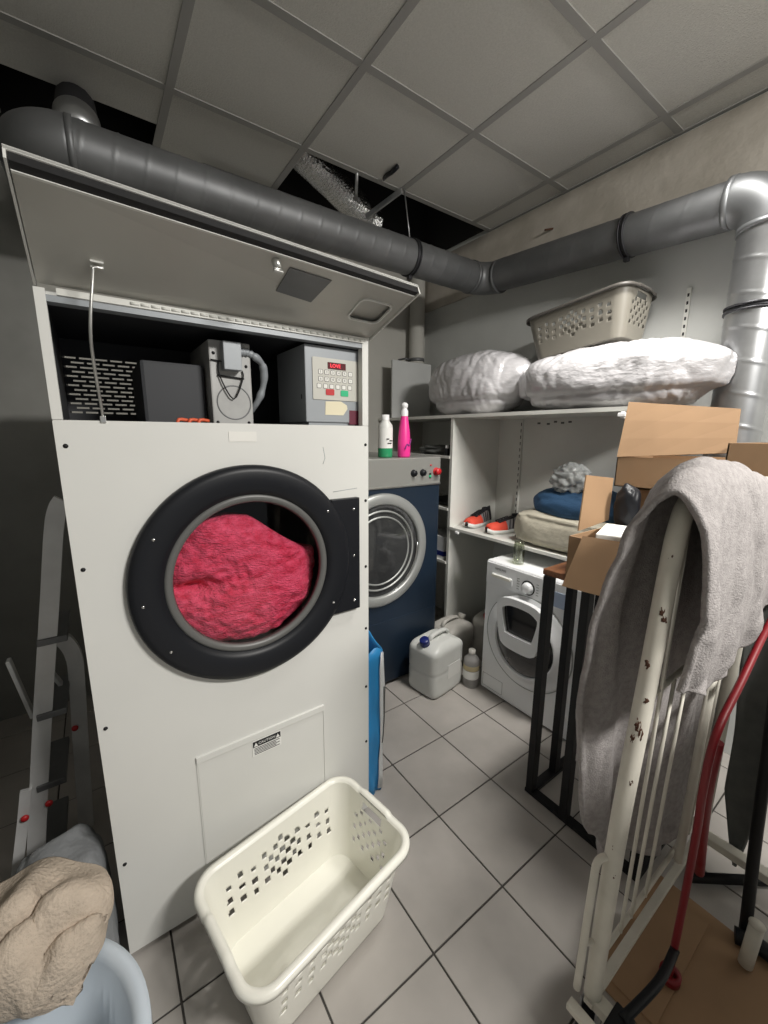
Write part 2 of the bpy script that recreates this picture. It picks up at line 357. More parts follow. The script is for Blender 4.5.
# control box
b = MB(); b.box(-.452, -.243, .222, .46, 1.626, 1.868, .003); b.box(-.44, -.262, .23, .44, 1.606, 1.626)
cb = b.build('control_box', M['boxgrey'], dr)
b = MB(); b.box(-.4535, -.45, .25, .254, 1.70, 1.715); b.build('slot', M['ink'], cb)
kx = lambda f: -.452+f*.209
kz = lambda g: 1.868-g*.242
Fk = FY(.222)
b = MB(); b.prism(rrect(kx(.12), kx(.95), kz(.70), kz(.15), .004), Fk, .003); kp = b.build('keypad', M['keypad'], cb)
Fk2 = FY(.219)
b = MB(); b.prism(rrect(kx(.38), kx(.71), kz(.29), kz(.2), .002), Fk2, .0008); b.build('display', M['leddark'], kp)
text('LOVE', .0165, FY(.218) @ Matrix.Translation((kx(.52), kz(.245), 0)), 'display_digits', M['led'], kp, .0004)
digs = ['1', '2', '3', '4', '5', '-', '6', '7', '8', '9', '0', '-']
for r in range(3):
    for c in range(6):
        x = kx(.255+c*.108+(-.03 if r == 2 else 0)*(1-c*.1)); z = kz(.335+r*.092)
        b = MB(); b.prism(rrect(x-.0082, x+.0082, z-.0078, z+.0078, .003, 3), Fk2, .0006); kb = b.build('key', M['keyline'], kp)
        b = MB(); b.prism(rrect(x-.0068, x+.0068, z-.0064, z+.0064, .0025, 3), FY(.2184), .0006); b.build('key_face', M['key'], kb) if False else b.build('key_face', M['key'], kp)
        if r < 2: text(digs[r*6+c], .011, FY(.2177) @ Matrix.Translation((x, z, 0)), 'key_digit', M['ink'], kp, .0003)
b = MB(); b.prism(rrect(kx(.34), kx(.49), kz(.635), kz(.555), .003), Fk2, .002); o = b.build('stop_key', M['red'], kp); o['label'] = 'red stop key'
b = MB(); b.prism(rrect(kx(.61), kx(.75), kz(.64), kz(.56), .003), Fk2, .002); o = b.build('start_key', M['green'], kp); o['label'] = 'green start key'
b = MB(); b.prism([(kx(.33), kz(.90)), (kx(.66), kz(.90)), (kx(.74), kz(.81)), (kx(.73), kz(.76)), (kx(.62), kz(.71)), (kx(.34), kz(.72))], Fk, .0012); b.build('paper_tag', M['tag'], cb)
b = MB(); b.box(-.29, -.252, .2215, .2235, 1.62, 1.668); b.build('dark_red_label', mat('maroon', (.12, .01, .03), .5), cb)
# lid
LH = Vector((0, DY, DT+.002)); LO = Vector((0, -.066, 2.020)); LU = (LO-LH); LL = LU.length; LU.normalize(); LN = LU.cross(Vector((1, 0, 0))).normalized()
if LN.z < 0: LN = -LN
lidF = Matrix(((1, LU.x, LN.x, 0), (0, LU.y, LN.y, LH.y), (0, LU.z, LN.z, LH.z), (0, 0, 0, 1)))
lx0, lx1 = DX0+.002, DX1+.012
b = MB(); b.box(lx0, lx1, 0, LL, .02, .026, 0, lidF); b.box(lx0, lx0+.004, 0, LL, 0, .026, 0, lidF); b.box(lx1-.004, lx1, 0, LL, -.002, .026, 0, lidF); b.box(lx0, lx1, LL-.003, LL, .019, .027, 0, lidF)
ld = b.build('lid', M['enamel'], dr)
b = MB(); b.plate([rrect(lx0+.006, lx1-.006, .003, LL-.02, .006, 3), rrect(-.365, -.255, .095, .20, .02, 5)], lidF @ Matrix.Translation((0, 0, .004)), .004)
b.build('lid_inner_panel', M['lid_under'], ld)
b = MB(); b.box(lx0+.006, lx1-.006, LL-.02, LL-.003, .002, .0195, 0, lidF); b.build('lid_gasket', M['gasket'], ld)
b = MB(); b.box(lx0+.006, lx1-.006, LL-.024, LL-.019, .0, .006, 0, lidF); b.build('lid_return_edge', M['enamel'], ld)
b = MB(); b.plate([rrect(-.367, -.253, .093, .202, .022, 6), rrect(-.362, -.258, .098, .197, .02, 6)], lidF @ Matrix.Translation((0, 0, -.001)), .005)
hr = b.build('lid_handle_recess', M['enamel'], ld)
b = MB(); b.box(-.365, -.255, .095, .20, .016, .019, 0, lidF); b.build('recess_pan', M['lid_under'], ld)
lp = lambda px, py: lidF.inverted() @ hit(px, py, LH, LN)
q = [lp(*p) for p in ((290, 261), (332, 273), (311, 299), (276, 288))]
b = MB(); b.prism([(p.x, p.y) for p in q], lidF @ Matrix.Translation((0, 0, .0025)), .0012); b.build('grey_foil_label', M['galv2'], ld)
q = lp(276, 255); b = MB(); b.lathe([(0, -.02), (.009, -.02), (.011, -.004), (.011, .006)], lidF @ Matrix.Translation((q.x, q.y, .003)), 16); b.box(q.x-.011, q.x+.012, q.y-.004, q.y+.004, -.026, -.018, .001, lidF); b.build('lid_latch', M['steel'], ld)
q = lp(97, 266); h1 = lidF @ Vector((q.x, q.y, -.004)); h0 = lidF @ Vector((q.x, q.y, .006))
b = MB(); b.box(q.x-.012, q.x+.012, q.y-.004, q.y+.0, -.002, .004, .001, lidF); b.box(q.x-.012, q.x+.012, q.y+.012, q.y+.014, -.001, .004, 0, lidF); b.build('prop_rod_bracket', M['enamel'], ld)
rb = AY(103, 419, DY-.004)
def sag(o):
    base = Vector(); q = o.parent
    while q is not None: base += q.location; q = q.parent
    for v in o.data.vertices:
        w_ = v.co+base; f = (w_.x-lx0)/(lx1-lx0)*max(0, (w_-LH).dot(LU)/LL); v.co.z -= .036*f
for o in [ld]+list(ld.children): sag(o)
b = MB(); m1 = AY(91, 340, .12)
b.tube([h1+Vector((.01, 0, 0)), h1+Vector((-.006, -.002, -.002)), h1+Vector((-.01, .0, -.02)), m1, rb+Vector((0, 0, .02)), rb], .0033, 10, 8); b.box(rb.x-.006, rb.x+.006, DY-.01, DY+.004, 1.610, 1.626, .001)
b.build('prop_rod', M['steel'], dr)
# door
D = FY(DY-.004)
pr = [(RG-.002, .008), (RG+.006, .022), (RG+.02, .030), (RO-.02, .033), (RO-.005, .028), (RO, .018), (RO, .0), (RG-.002, 0)]
b = MB(); b.lathe(pr, D @ Matrix.Translation((CX, CZ, 0)), 96, closed=True)
do = b.build('door', M['black'], dr)
b = MB(); b.box(CX+.27, DX1-.05, CZ-.205, CZ+.21, .001, .022, .003, D); b.build('hinge_plate', M['black'], do)
b = MB(); b.lathe([(RG-.022, .004), (RG-.018, .016), (RG-.004, .020), (RG+.004, .014), (RG+.004, .004)], D @ Matrix.Translation((CX, CZ, 0)), 96, closed=True); b.build('glass_rim', M['gasketgrey'], do)
b = MB(); b.lathe([(0, 0), (RG-.018, 0)], D @ Matrix.Translation((CX, CZ, .008)), 96); b.build('door_glass', M['glass'], do)
b = MB()
for a in (35, 150, 185, 215, 330): b = MB(); b.lathe([(0, .004), (.004, .003), (.005, 0)], D @ Matrix.Translation((CX+.305*math.cos(math.radians(a)), CZ+.305*math.sin(math.radians(a)), .031)), 10); b.build('door_screw', M['chrome'], do)
for z in (-.17, 0, .17): b = MB(); b.lathe([(0, .004), (.004, .003), (.005, 0)], D @ Matrix.Translation((DX1-.075, CZ+z, .021)), 10); b.build('door_screw', M['chrome'], do)
b = MB(); b.lathe([(.262, 0), (.262, -.05), (.36, -.06), (.36, -.6), (0, -.6)], D @ Matrix.Translation((CX, CZ, -.012)), 64); b.build('drum', M['drum'], dr, solid=.004)
# pink blanket inside drum
def pk(u, v):
    th = 2*PI*u; r = v
    x = CX-.005+.256*r*math.cos(th); z = CZ-.02+.24*r*math.sin(th)
    if x-CX > -.05 and z-CZ > .03: k = (x-CX+.05)*(z-CZ-.03)*9; z -= .36*k; x -= .05*k
    if z > CZ+.17: z = CZ+.17+(z-CZ-.17)*.3
    f = .5*noise.noise(Vector((x*5, z*6, 3)))+.25*noise.noise(Vector((x*13, z*11, 9)))
    d = Vector((x-(CX-.17), 0, z-(CZ-.02)))
    dent = math.exp(-(((x-(CX-.17))/.075)**2+((z-(CZ-.03))/.028)**2))
    ridge = math.exp(-(((x-(CX+.03))*.8+(z-CZ-.02)*.9)/.05)**2)
    bulge = max(0, 1-r*r)**.5
    y = DY+.10-.085*bulge**.6-.05*f+.07*dent-.02*ridge+.012*noise.noise(Vector((x*45, z*45, 0)))
    return Vector((x, max(y, DY+.016), z))
b = MB(); b.grid(pk, 120, 50, wrap=True)
o = b.build('blanket', M['pink'], solid=.01, recalc=True)
tag(o, 'bright pink fleece blanket bundled behind the round dryer door glass', 'blanket')
# stickers, lint door, screws
b = MB(); b.plate([rrect(-.872, -.432, .195, .598, .003, 2), rrect(-.869, -.435, .198, .578, .002, 2)], FY(DY-.006), .0025); b.build('lint_door_frame', M['enamel'], dr)
b = MB(); b.box(-.868, -.436, DY-.0075, DY-.004, .199, .577, .001); ln = b.build('lint_door', M['enamel'], dr)
b = MB(); b.box(-.872, -.432, DY-.013, DY-.004, .577, .60, .002); b.build('lint_door_lip', M['enamel'], ln)
b = MB(); b.box(-.70, -.60, DY-.0095, DY-.007, .515, .571); st = b.build('caution_sticker', M['paper'], ln)
b = MB(); b.box(-.698, -.602, DY-.0103, DY-.0093, .548, .569); b.build('sticker_band', M['ink'], st)
FS = FY(DY-.0104)
text('CAUTION', .013, FS @ Matrix.Translation((-.65, .558, 0)), 'sticker_heading', M['paper'], st, .0003)
b = MB()
for x in (-.688, -.612): b.prism([(x-.007, .551), (x+.007, .551), (x, .565)], FS, .0005)
b.build('warning_triangle', M['paper'], st)
b = MB()
for k in range(5): b.box(-.694, -.606-.012*(k % 2), DY-.0103, DY-.0094, .519+k*.0055, .521+k*.0055)
b.build('sticker_text_lines', M['ink'], st)
b = MB(); b.box(-.71, -.63, DY-.0075, DY-.006, 1.563, 1.592); b.build('blank_label', M['key'], dr)
b = MB()
for x, zs in ((DX0+.018, (1.555, 1.25, .8, .35)), (DX1-.012, (1.55, 1.35, 1.1, .85, .6, .35))):
    for z in zs: b = MB(); b.lathe([(0, .004), (.004, .003), (.0055, 0)], FY(DY-.006) @ Matrix.Translation((x, z, 0)), 12); b.build('panel_screw', M['blackmetal'], dr)
b = MB(); b.tube([AY(323, 447, DY-.006), AY(325, 458, DY-.006), AY(323, 464, DY-.006)], .001, 6); b.tube([AY(333, 492, DY-.006), AY(357, 488, DY-.006)], .001, 6); b.build('scratch', M['boxgrey'], dr)

# ------------------------------------------------------------------ navy washing machine
wb = thing('industrial_washer', 'navy blue industrial washing machine with grey control panel and round steel door', 'washing machine', (.35, 1.2, 0))
BX0, BX1, BY, BYB, BT = -.06, .752, .86, 1.68, 1.45
b = MB(); b.box(BX0, BX1, BY, BYB, .02, 1.283, .008); b.build('body', M['blue'], wb)
b = MB(); b.box(BX0, BX1, BY-.004, BYB, 1.285, BT, .006); tp = b.build('control_panel', M['greytop'], wb)
b = MB(); b.box(BX0, BX1, BY-.008, BY, 1.278, 1.287, .001); b.build('panel_trim', M['steel'], tp)
for x in (.53, .602):
    b = MB(); b.lathe([(0, .022), (.015, .022), (.018, .004), (.022, 0)], FY(BY-.004) @ Matrix.Translation((x, 1.357, 0)), 24); b.box(x-.004, x+.004, BY-.03, BY-.02, 1.34, 1.374, .001); b.build('dial', M['black'], tp)
b = MB(); b.lathe([(.024, 0), (.024, .006), (.012, .008), (.012, .02), (.021, .024), (.021, .03), (0, .033)], FY(BY-.004) @ Matrix.Translation((.712, 1.36, 0)), 24); o = b.build('emergency_stop', M['red'], tp); o['label'] = 'red emergency stop button'
b = MB(); b.lathe([(0, .006), (.008, .005), (.009, 0)], FY(BY-.004) @ Matrix.Translation((.664, 1.332, 0)), 16); b.build('green_button', M['green'], tp)
b = MB(); b.box(.656, .672, BY-.006, BY, 1.318, 1.352, .001); b.build('button_plate', M['black'], tp)
b = MB(); b.lathe([(0, .006), (.005, .005), (.006, 0)], FY(BY-.004) @ Matrix.Translation((.668, 1.40, 0)), 12); b.build('indicator_lamp', M['red'], tp)
bx, bz = .292, .906
T_ = FY(BY) @ Matrix.Translation((bx, bz, 0))
b = MB(); b.lathe([(.278, .0), (.281, .020), (.29, .027), (.333, .025), (.345, .014), (.347, 0)], T_, 80, closed=True); bd = b.build('door', M['ringgrey'], wb)
b = MB(); b.lathe([(.279, .004), (.25, -.0), (.15, .012), (0, .018)], T_, 64); b.build('door_glass', mat('dark_glass', (.03, .031, .032), .07, coat=.6), bd)
for rr in (.235, .20):
    b = MB(); b.lathe([(rr, .0), (rr+.005, .011), (rr+.012, 0)], T_ @ Matrix.Translation((0, 0, .004)), 64); b.build('glass_ring', M['ringgrey'], bd)
b = MB(); b.tube([(bx+.268*math.cos(a), BY-.02, bz+.268*math.sin(a)) for a in [math.radians(t) for t in range(-50, 10, 6)]], .005, 10); b.build('bright_edge', M['chrome'], bd)
b = MB(); b.box(BX0+.02, BX1-.02, BY-.004, BY+.01, .03, .45, .003); b.build('lower_panel', M['blue'], wb)

# ------------------------------------------------------------------ shelf unit along the right wall
sh = thing('shelving_unit', 'white board shelving along right wall holding duvets and shoes', 'shelves', (1.2, .6, 0))
SX = .945
b = MB(); b.box(SX, XW-.001, -.16, 1.835, 1.698, 1.718); b.build('upper_shelf', M['shelf'], sh)
b = MB(); b.box(SX+.005, XW-.001, .955, .978, 0, 1.698); b.build('side_panel', M['shelf'], sh)
b = MB(); b.box(SX, XW-.03, -.13, .955, .935, .953); b.build('lower_shelf', M['shelf'], sh)
for z in (1.438, 1.075, .685):
    b = MB(); b.box(SX, XW-.001, .978, 1.835, z-.012, z+.006); b.build('side_shelf', M['shelf'], sh)
b = MB(); b.box(XW-.012, XW-.001, -.13, .955, .955, 1.698); b.build('back_board', M['shelf'], sh)
for y in (.76, -.02):
    b = MB(); b.box(XW-.024, XW-.012, y-.012, y+.012, .96, 1.695); sr = b.build('slotted_rail', M['shelf'], sh)
    b = MB()
    for k in range(16): b.box(XW-.025, XW-.0235, y-.003, y+.003, .99+k*.044, 1.012+k*.044)
    b.build('rail_slot', M['ink'], sr)
b = MB(); b.box(SX, XW-.02, -.13, -.11, 1.665, 1.697, .003); b.box(SX-.006, SX+.02, -.135, -.10, 1.672, 1.69, .003); b.build('shelf_bracket', M['whitecap'], sh)
b = MB(); b.box(SX-.01, SX+.02, .86, .89, .918, .934, .003); b.build('shelf_clip', M['whitecap'], sh)
b = MB(); 
for y, z in ((.62, 1.66), (.55, 1.655), (.50, 1.668), (.45, 1.66), (.40, 1.665)): b.box(XW-.0135, XW-.011, y, y+.022, z, z+.012)
b.build('dark_scuffs', mat('scuff', (.12, .12, .11), .8), sh)
sr = thing('wall_rail', 'short slotted metal rail on right wall above the duvets', 'rail', (XW-.008, -.142, 2.2))
b = MB(); b.box(XW-.012, XW-.001, -.152, -.132, 2.06, 2.30); b.build('strip', M['shelf'], sr)
b = MB()
for k in range(6): b.box(XW-.0135, XW-.0115, -.146, -.138, 2.08+k*.036, 2.095+k*.036)
b.build('slot', M['ink'], sr)
# board on the shelf and pipe behind it
b = MB(); b.box(.955, 1.36, 1.655, 1.672, 1.719, 2.165, .002); tag(b.build('board', M['board']), 'plain grey board standing upright at left end of upper shelf', 'board')
pp = thing('vertical_pipe', 'beige vertical pipe in room corner rising behind the grey board', 'pipe', (1.27, 1.745, 1.72))
b = MB(); b.tube([(1.27, 1.745, 1.72), (1.27, 1.745, 2.5), (1.27, 1.745, 2.72), (1.27, 1.745, 2.95)], .062, 28, 6); pb = b.build('pipe_body', M['wallb'], pp)
b = MB(); b.tube([(1.27, 1.745, 2.19), (1.27, 1.745, 2.215)], .068, 28); b.tube([(1.2, 1.745, 2.2), (1.15, 1.745, 2.205), (1.15, 1.83, 2.205)], .008, 8); b.build('clamp', M['galv2'], pp)

# ------------------------------------------------------------------ ducts
dc = thing('ventilation_duct', 'long grey spiral duct running over dryer and along right wall then down', 'duct', (1.28, 1.035, 2.62))
def arc(p, a, b_, r, n=10):
    p = Vector(p); u = (Vector(a)-p).normalized(); v = (Vector(b_)-p).normalized()
    A = p+u*r; B = p+v*r; c = p+u*r+v*r
    return [c+(-v*r)*math.cos(t)+(-u*r)*math.sin(t) for t in [PI/2*k/n for k in range(n+1)]]
K0, K1, K2, K3, K4 = (-1.11, 1.835, 2.60), (-1.11, 1.035, 2.61), (1.27, 1.035, 2.62), (1.285, -.44, 2.55), (1.285, -.44, .02)
def seam(pitch, hgt):
    return lambda l, a: hgt*max(0, 1-abs(((l/pitch+a/(2*PI)) % 1)-.5)*22)
def dens(a, b_, st=.008):
    a = Vector(a); b_ = Vector(b_); n = max(2, int((b_-a).length/st)); return [a.lerp(b_, k/n) for k in range(n+1)]
RD = .094
for (a, p, c) in ((K0, K1, K2), (K1, K2, K3), (K2, K3, K4)):
    ar = arc(p, a, c, .13, 14); b = MB(); b.tube(ar, RD+.003, 40); u = (ar[0]-ar[1]).normalized(); v = (ar[-1]-ar[-2]).normalized()
    b.tube([ar[0]-u*.01, ar[0]+u*.012], RD+.006, 40); b.tube([ar[-1]-v*.01, ar[-1]+v*.012], RD+.006, 40)
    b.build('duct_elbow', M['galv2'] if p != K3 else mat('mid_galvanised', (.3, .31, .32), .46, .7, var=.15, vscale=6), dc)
V = lambda t: Vector(t)
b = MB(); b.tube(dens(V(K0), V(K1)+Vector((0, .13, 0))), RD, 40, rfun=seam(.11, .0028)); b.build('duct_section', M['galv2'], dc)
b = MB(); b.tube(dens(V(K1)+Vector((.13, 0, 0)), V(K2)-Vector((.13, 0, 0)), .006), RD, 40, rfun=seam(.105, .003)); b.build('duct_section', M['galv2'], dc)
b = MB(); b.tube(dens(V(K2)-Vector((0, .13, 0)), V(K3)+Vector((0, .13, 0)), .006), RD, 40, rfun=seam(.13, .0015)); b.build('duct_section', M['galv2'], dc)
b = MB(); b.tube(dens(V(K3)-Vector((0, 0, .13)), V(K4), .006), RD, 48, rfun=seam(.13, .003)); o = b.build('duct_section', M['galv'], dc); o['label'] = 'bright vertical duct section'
def clampring(c, ax, name='duct_clamp'):
    b = MB(); ax = Vector(ax); c = Vector(c)
    b.tube([c-ax*.014, c-ax*.006], RD+.008, 40); b.tube([c+ax*.006, c+ax*.014], RD+.008, 40); b.tube([c-ax*.006, c+ax*.006], RD+.004, 40)
    z = Vector((0, 0, 1)) if abs(ax.z) < .5 else Vector((0, 1, 0)); e = c-z*(RD+.012); b.box(e.x-.012, e.x+.012, e.y-.012, e.y+.012, e.z-.012, e.z+.012, .002); b.build(name, M['bracket'], dc)
q = AY(410, 256, 1.035); clampring((q.x, 1.035, 2.617), (1, 0, 0))
clampring((1.277, .10, 2.575), (0, 1, 0)); clampring((1.285, -.44, 2.11), (0, 0, 1))
b = MB(); b.tube([(q.x, 1.035, 2.70), (q.x, 1.10, 3.01)], .0035, 8); b.build('hanger_rod', M['galv'], dc)
b = MB(); b.tube([(-.95, 1.06, 2.66), (-.95, 1.12, 2.76)], .075, 32); o = b.build('branch_collar', M['galv'], dc)
b = MB(); b.tube(dens((-.95, 1.11, 2.75), (-.93, 1.58, 3.1), .006), .068, 32, rfun=lambda l, a: .004*math.sin(l*260)); o = b.build('branch_hose', M['bracket'], dc)
b = MB(); b.tube([(.02, 1.36, 3.16), (.25, 1.42, 3.11), (.5, 1.5, 3.06), (.72, 1.58, 3.02)], .085, 36, 40, rfun=lambda l, a: .006*math.sin(l*300))
fd = tag(b.build('flexible_duct', M['foil']), 'crinkled silver foil hose showing in the ceiling gap', 'duct')
b = MB(); b.box(-.40, .25, 1.53, 1.536, 2.945, 2.995); b.box(-.40, .25, 1.53, 1.56, 2.99, 2.995); tag(b.build('metal_strip', mat('strip_grey', (.42, .43, .44), .6)), 'flat grey metal strip hanging under ceiling tile above the dryer', 'strip')
b = MB(); bar(b, AZ(402, 190, 3.0), AZ(366, 217, 2.93), .03, .015); tag(b.build('metal_angle', M['galv']), 'short pale metal bar slanting across the ceiling gap', 'bar')
b = MB(); b.tube([AZ(357, 172, 3.02), AZ(356, 200, 2.95)], .009, 8); tag(b.build('hanger_strap', M['galv']), 'thin vertical metal strap hanging in front of foil hose', 'strap')
b = MB(); b.tube([AZ(398, 166, 3.01), AZ(392, 172, 3.0), AZ(386, 176, 3.015), AZ(381, 182, 3.06)], .012, 8, 4); tag(b.build('cable', M['black']), 'short black cable end poking out beside ceiling gap', 'cable')
b = MB(); e = Vector((XW-.013, .63, 2.84)); b.box(e.x-.004, e.x, e.y-.012, e.y+.02, e.z-.006, e.z+.006); b.tube([e, e+Vector((-.05, .03, -.01))], .006, 8); tag(b.build('wall_hook', M['rust']), 'small rusty hook sticking out of plaster wall above duct', 'hook')

# ------------------------------------------------------------------ front loading washer
ws = thing('washing_machine', 'white domestic front loading washing machine under the lower shelf', 'washing machine', (1.1, .205, 0))
WX, WX1, WY0, WY1, WH = .83, 1.40, -.092, .508, .855
b = MB(); b.box(WX, WX1, WY0, WY1, .012, WH, .012, None, 3)
for x in (WX+.06, WX1-.06):
    for y in (WY0+.05, WY1-.05): b.box(x-.02, x+.02, y-.02, y+.02, 0, .02)
b.build('body', M['enamel2'], ws)
G = FX(WX)         # local x = -Y, local y = Z
wx = lambda y: -y
b = MB(); b.box(wx(WY1-.006), wx(WY0+.006), .715, .845, 0, .006, .003, G); wc = b.build('control_fascia', M['enamel2'], ws)
b = MB(); b.prism(rrect(wx(.465), wx(.315), .738, .785, .01), G @ Matrix.Translation((0, 0, .005)), .006); wd = b.build('detergent_drawer', M['enamel2'], wc)
b = MB(); b.prism(rrect(wx(.455), wx(.325), .766, .782, .006), G @ Matrix.Translation((0, 0, .010)), .008); b.build('drawer_handle', M['plastic_w'], wd)
text('SAMSUNG', .017, G @ Matrix.Translation((wx(.40), .818, .0065)), 'brand_text', M['ink'], wc, .0003)
text('VW 1400', .009, G @ Matrix.Translation((wx(.375), .748, .0115)), 'drawer_text', M['ringgrey'], wd, .0003) if False else None
b = MB(); b.lathe([(0, .026), (.026, .026), (.03, .02), (.032, .004), (.036, 0)], G @ Matrix.Translation((wx(.212), .767, .006)), 40); dl = b.build('program_dial', M['enamel2'], wc)
b = MB(); b.lathe([(.036, 0), (.036, .004), (.041, .004), (.041, 0)], G @ Matrix.Translation((wx(.212), .767, .006)), 48, closed=True); b.build('dial_ring', M['blackmetal'], dl)
b = MB()
for k in range(5):
    b.box(wx(.285), wx(.268), .74+k*.015, .744+k*.015, .006, .0068, 0, G); b.box(wx(.162), wx(.148), .74+k*.015, .744+k*.015, .006, .0068, 0, G)
b.build('program_text', M['ringgrey'], wc)
b = MB(); b.prism(rrect(wx(.10), wx(-.05), .72, .80, .012), G @ Matrix.Translation((0, 0, .006)), .003); b.build('display_window', mat('display_blue_grey', (.35, .42, .55), .15, coat=.5), wc)
dz, dy = .445, .20
GD = G @ Matrix.Translation((wx(dy), dz, 0))
b = MB(); b.lathe([(.27, 0), (.27, .006), (.262, .010), (.25, .012), (.205, .03), (.195, .04), (.188, .04), (.182, .028), (.18, .0)], GD, 96, closed=True); wdo = b.build('door', M['enamel2'], ws)
b = MB(); b.lathe([(.27, 0), (.27, .0075), (.2735, .0075), (.2735, 0)], GD, 96, closed=True); b.build('door_seam', M['ringgrey'], wdo)
b = MB(); b.lathe([(.183, .028), (.17, .04), (.12, .046), (0, .05)], GD, 72); b.build('door_glass', mat('tinted_door_glass', (.015, .015, .017), .05, coat=.5), wdo)
out = [(-.15, .10), (-.135, .155), (-.07, .182), (.07, .182), (.135, .155), (.15, .10), (.122, -.06), (.097, -.10), (.05, -.113), (-.05, -.113), (-.097, -.10), (-.122, -.06)]
def smoothpoly(p, n=6):
    r = []
    for i in range(len(p)):
        a, b_, c, d = [Vector((*p[(i+k-1) % len(p)], 0)) for k in range(4)]
        for k in range(n):
            t = k/n; q = .5*((2*b_)+(-a+c)*t+(2*a-5*b_+4*c-d)*t*t+(-a+3*b_-3*c+d)*t**3); r.append((q.x, q.y))
    return r
inn = [(-.112, .095), (-.10, .122), (-.05, .142), (.05, .142), (.10, .122), (.112, .095), (.09, -.008), (.07, -.028), (-.07, -.028), (-.09, -.008)]
b = MB(); b.plate([smoothpoly(out), smoothpoly(inn)], GD @ Matrix.Translation((-.01, .075, .044)), .03); b.build('add_door_frame', M['enamel2'], wdo)
b = MB(); b.prism(smoothpoly(inn), GD @ Matrix.Translation((-.01, .075, .046)), .006); b.build('add_door_glass', mat('add_door_tint', (.012, .012, .014), .06, coat=.5), wdo)
b = MB(); b.plate([rrect(wx(.49), wx(.34), .035, .12, .004, 2), rrect(wx(.488), wx(.342), .037, .118, .003, 2)], G, .001); b.build('filter_hatch_seam', M['ringgrey'], ws)
jr = thing('glass_jar', 'small clear glass jar standing on top of white washing machine', 'jar', (.905, .345, WH))
b = MB(); b.lathe([(0, .004), (.03, .004), (.032, .02), (.032, .10), (.027, .118), (.028, .135), (.026, .135), (.025, .118), (.029, .1), (.029, .02), (0, .008)], Matrix.Translation((.905, .345, WH)), 32); b.build('glass', M['jar'], jr)
b = MB(); b.lathe([(.0335, .03), (.0335, .09)], Matrix.Translation((.905, .345, WH)), 32); b.build('faded_label', M['amber'], jr, solid=.0008) if False else b.bm.free()

# ------------------------------------------------------------------ duvets, grey basket
def duvet(name, label, c, rad, e, seed, n=6):
    b = MB(); g = bmesh.ops.create_icosphere(b.bm, subdivisions=n, radius=1)
    for v in g['verts']:
        q = v.co.normalized(); q2 = Vector([math.copysign(abs(t)**e, t) for t in q])
        P_ = Vector((q2.x*rad[0], q2.y*rad[1], q2.z*rad[2]))
        a = noise.noise(P_*5+Vector((seed, 0, 0)))*.022
        wv = Vector((P_.x*6, P_.y*13, P_.z*7)); k1 = abs(noise.noise(wv+Vector((seed, 2, 5)))); k2 = abs(noise.noise(Vector((P_.x*25, P_.y*30, P_.z*22))+Vector((seed, 7, 5))))
        crease = -.006*max(0, 1-k1*3)**2+.007*noise.noise(Vector((P_.x*7, P_.y*34+4*noise.noise(P_*6), P_.z*8+seed)))+.003*noise.noise(Vector((P_.x*20, P_.y*75, P_.z*22)))
        pinch = -.05*math.exp(-((abs(q.y)-1)/.12)**2)
        ridge = -.02*math.exp(-((P_.z+rad[2]*.55)/.018)**2)
        v.co = P_+q*(a+crease+ridge)+Vector(c); v.co.y += math.copysign(pinch, q.y)
        if v.co.z < 1.719: v.co.z = 1.719+.002*random.random()
        if v.co.x > XW-.016: v.co.x = XW-.016
        if v.co.y < -.2:
            lim = XW-.016-(XW-.016-1.185)*min(1, (-.2-v.co.y)/.13); v.co.x = min(v.co.x, lim)
    for f in b.bm.faces: f.smooth = True
    return tag(b.build(name, M['bagw']), label, 'duvet', None)
duvet('bagged_duvet', 'rounded white duvet in clear plastic bag beside the grey board', (1.165, .94, 1.92), (.235, .375, .212), .78, 1)
duvet('bagged_duvet', 'long white duvet in clear plastic bag under the grey basket', (1.16, .065, 1.866), (.235, .45, .158), .66, 9)
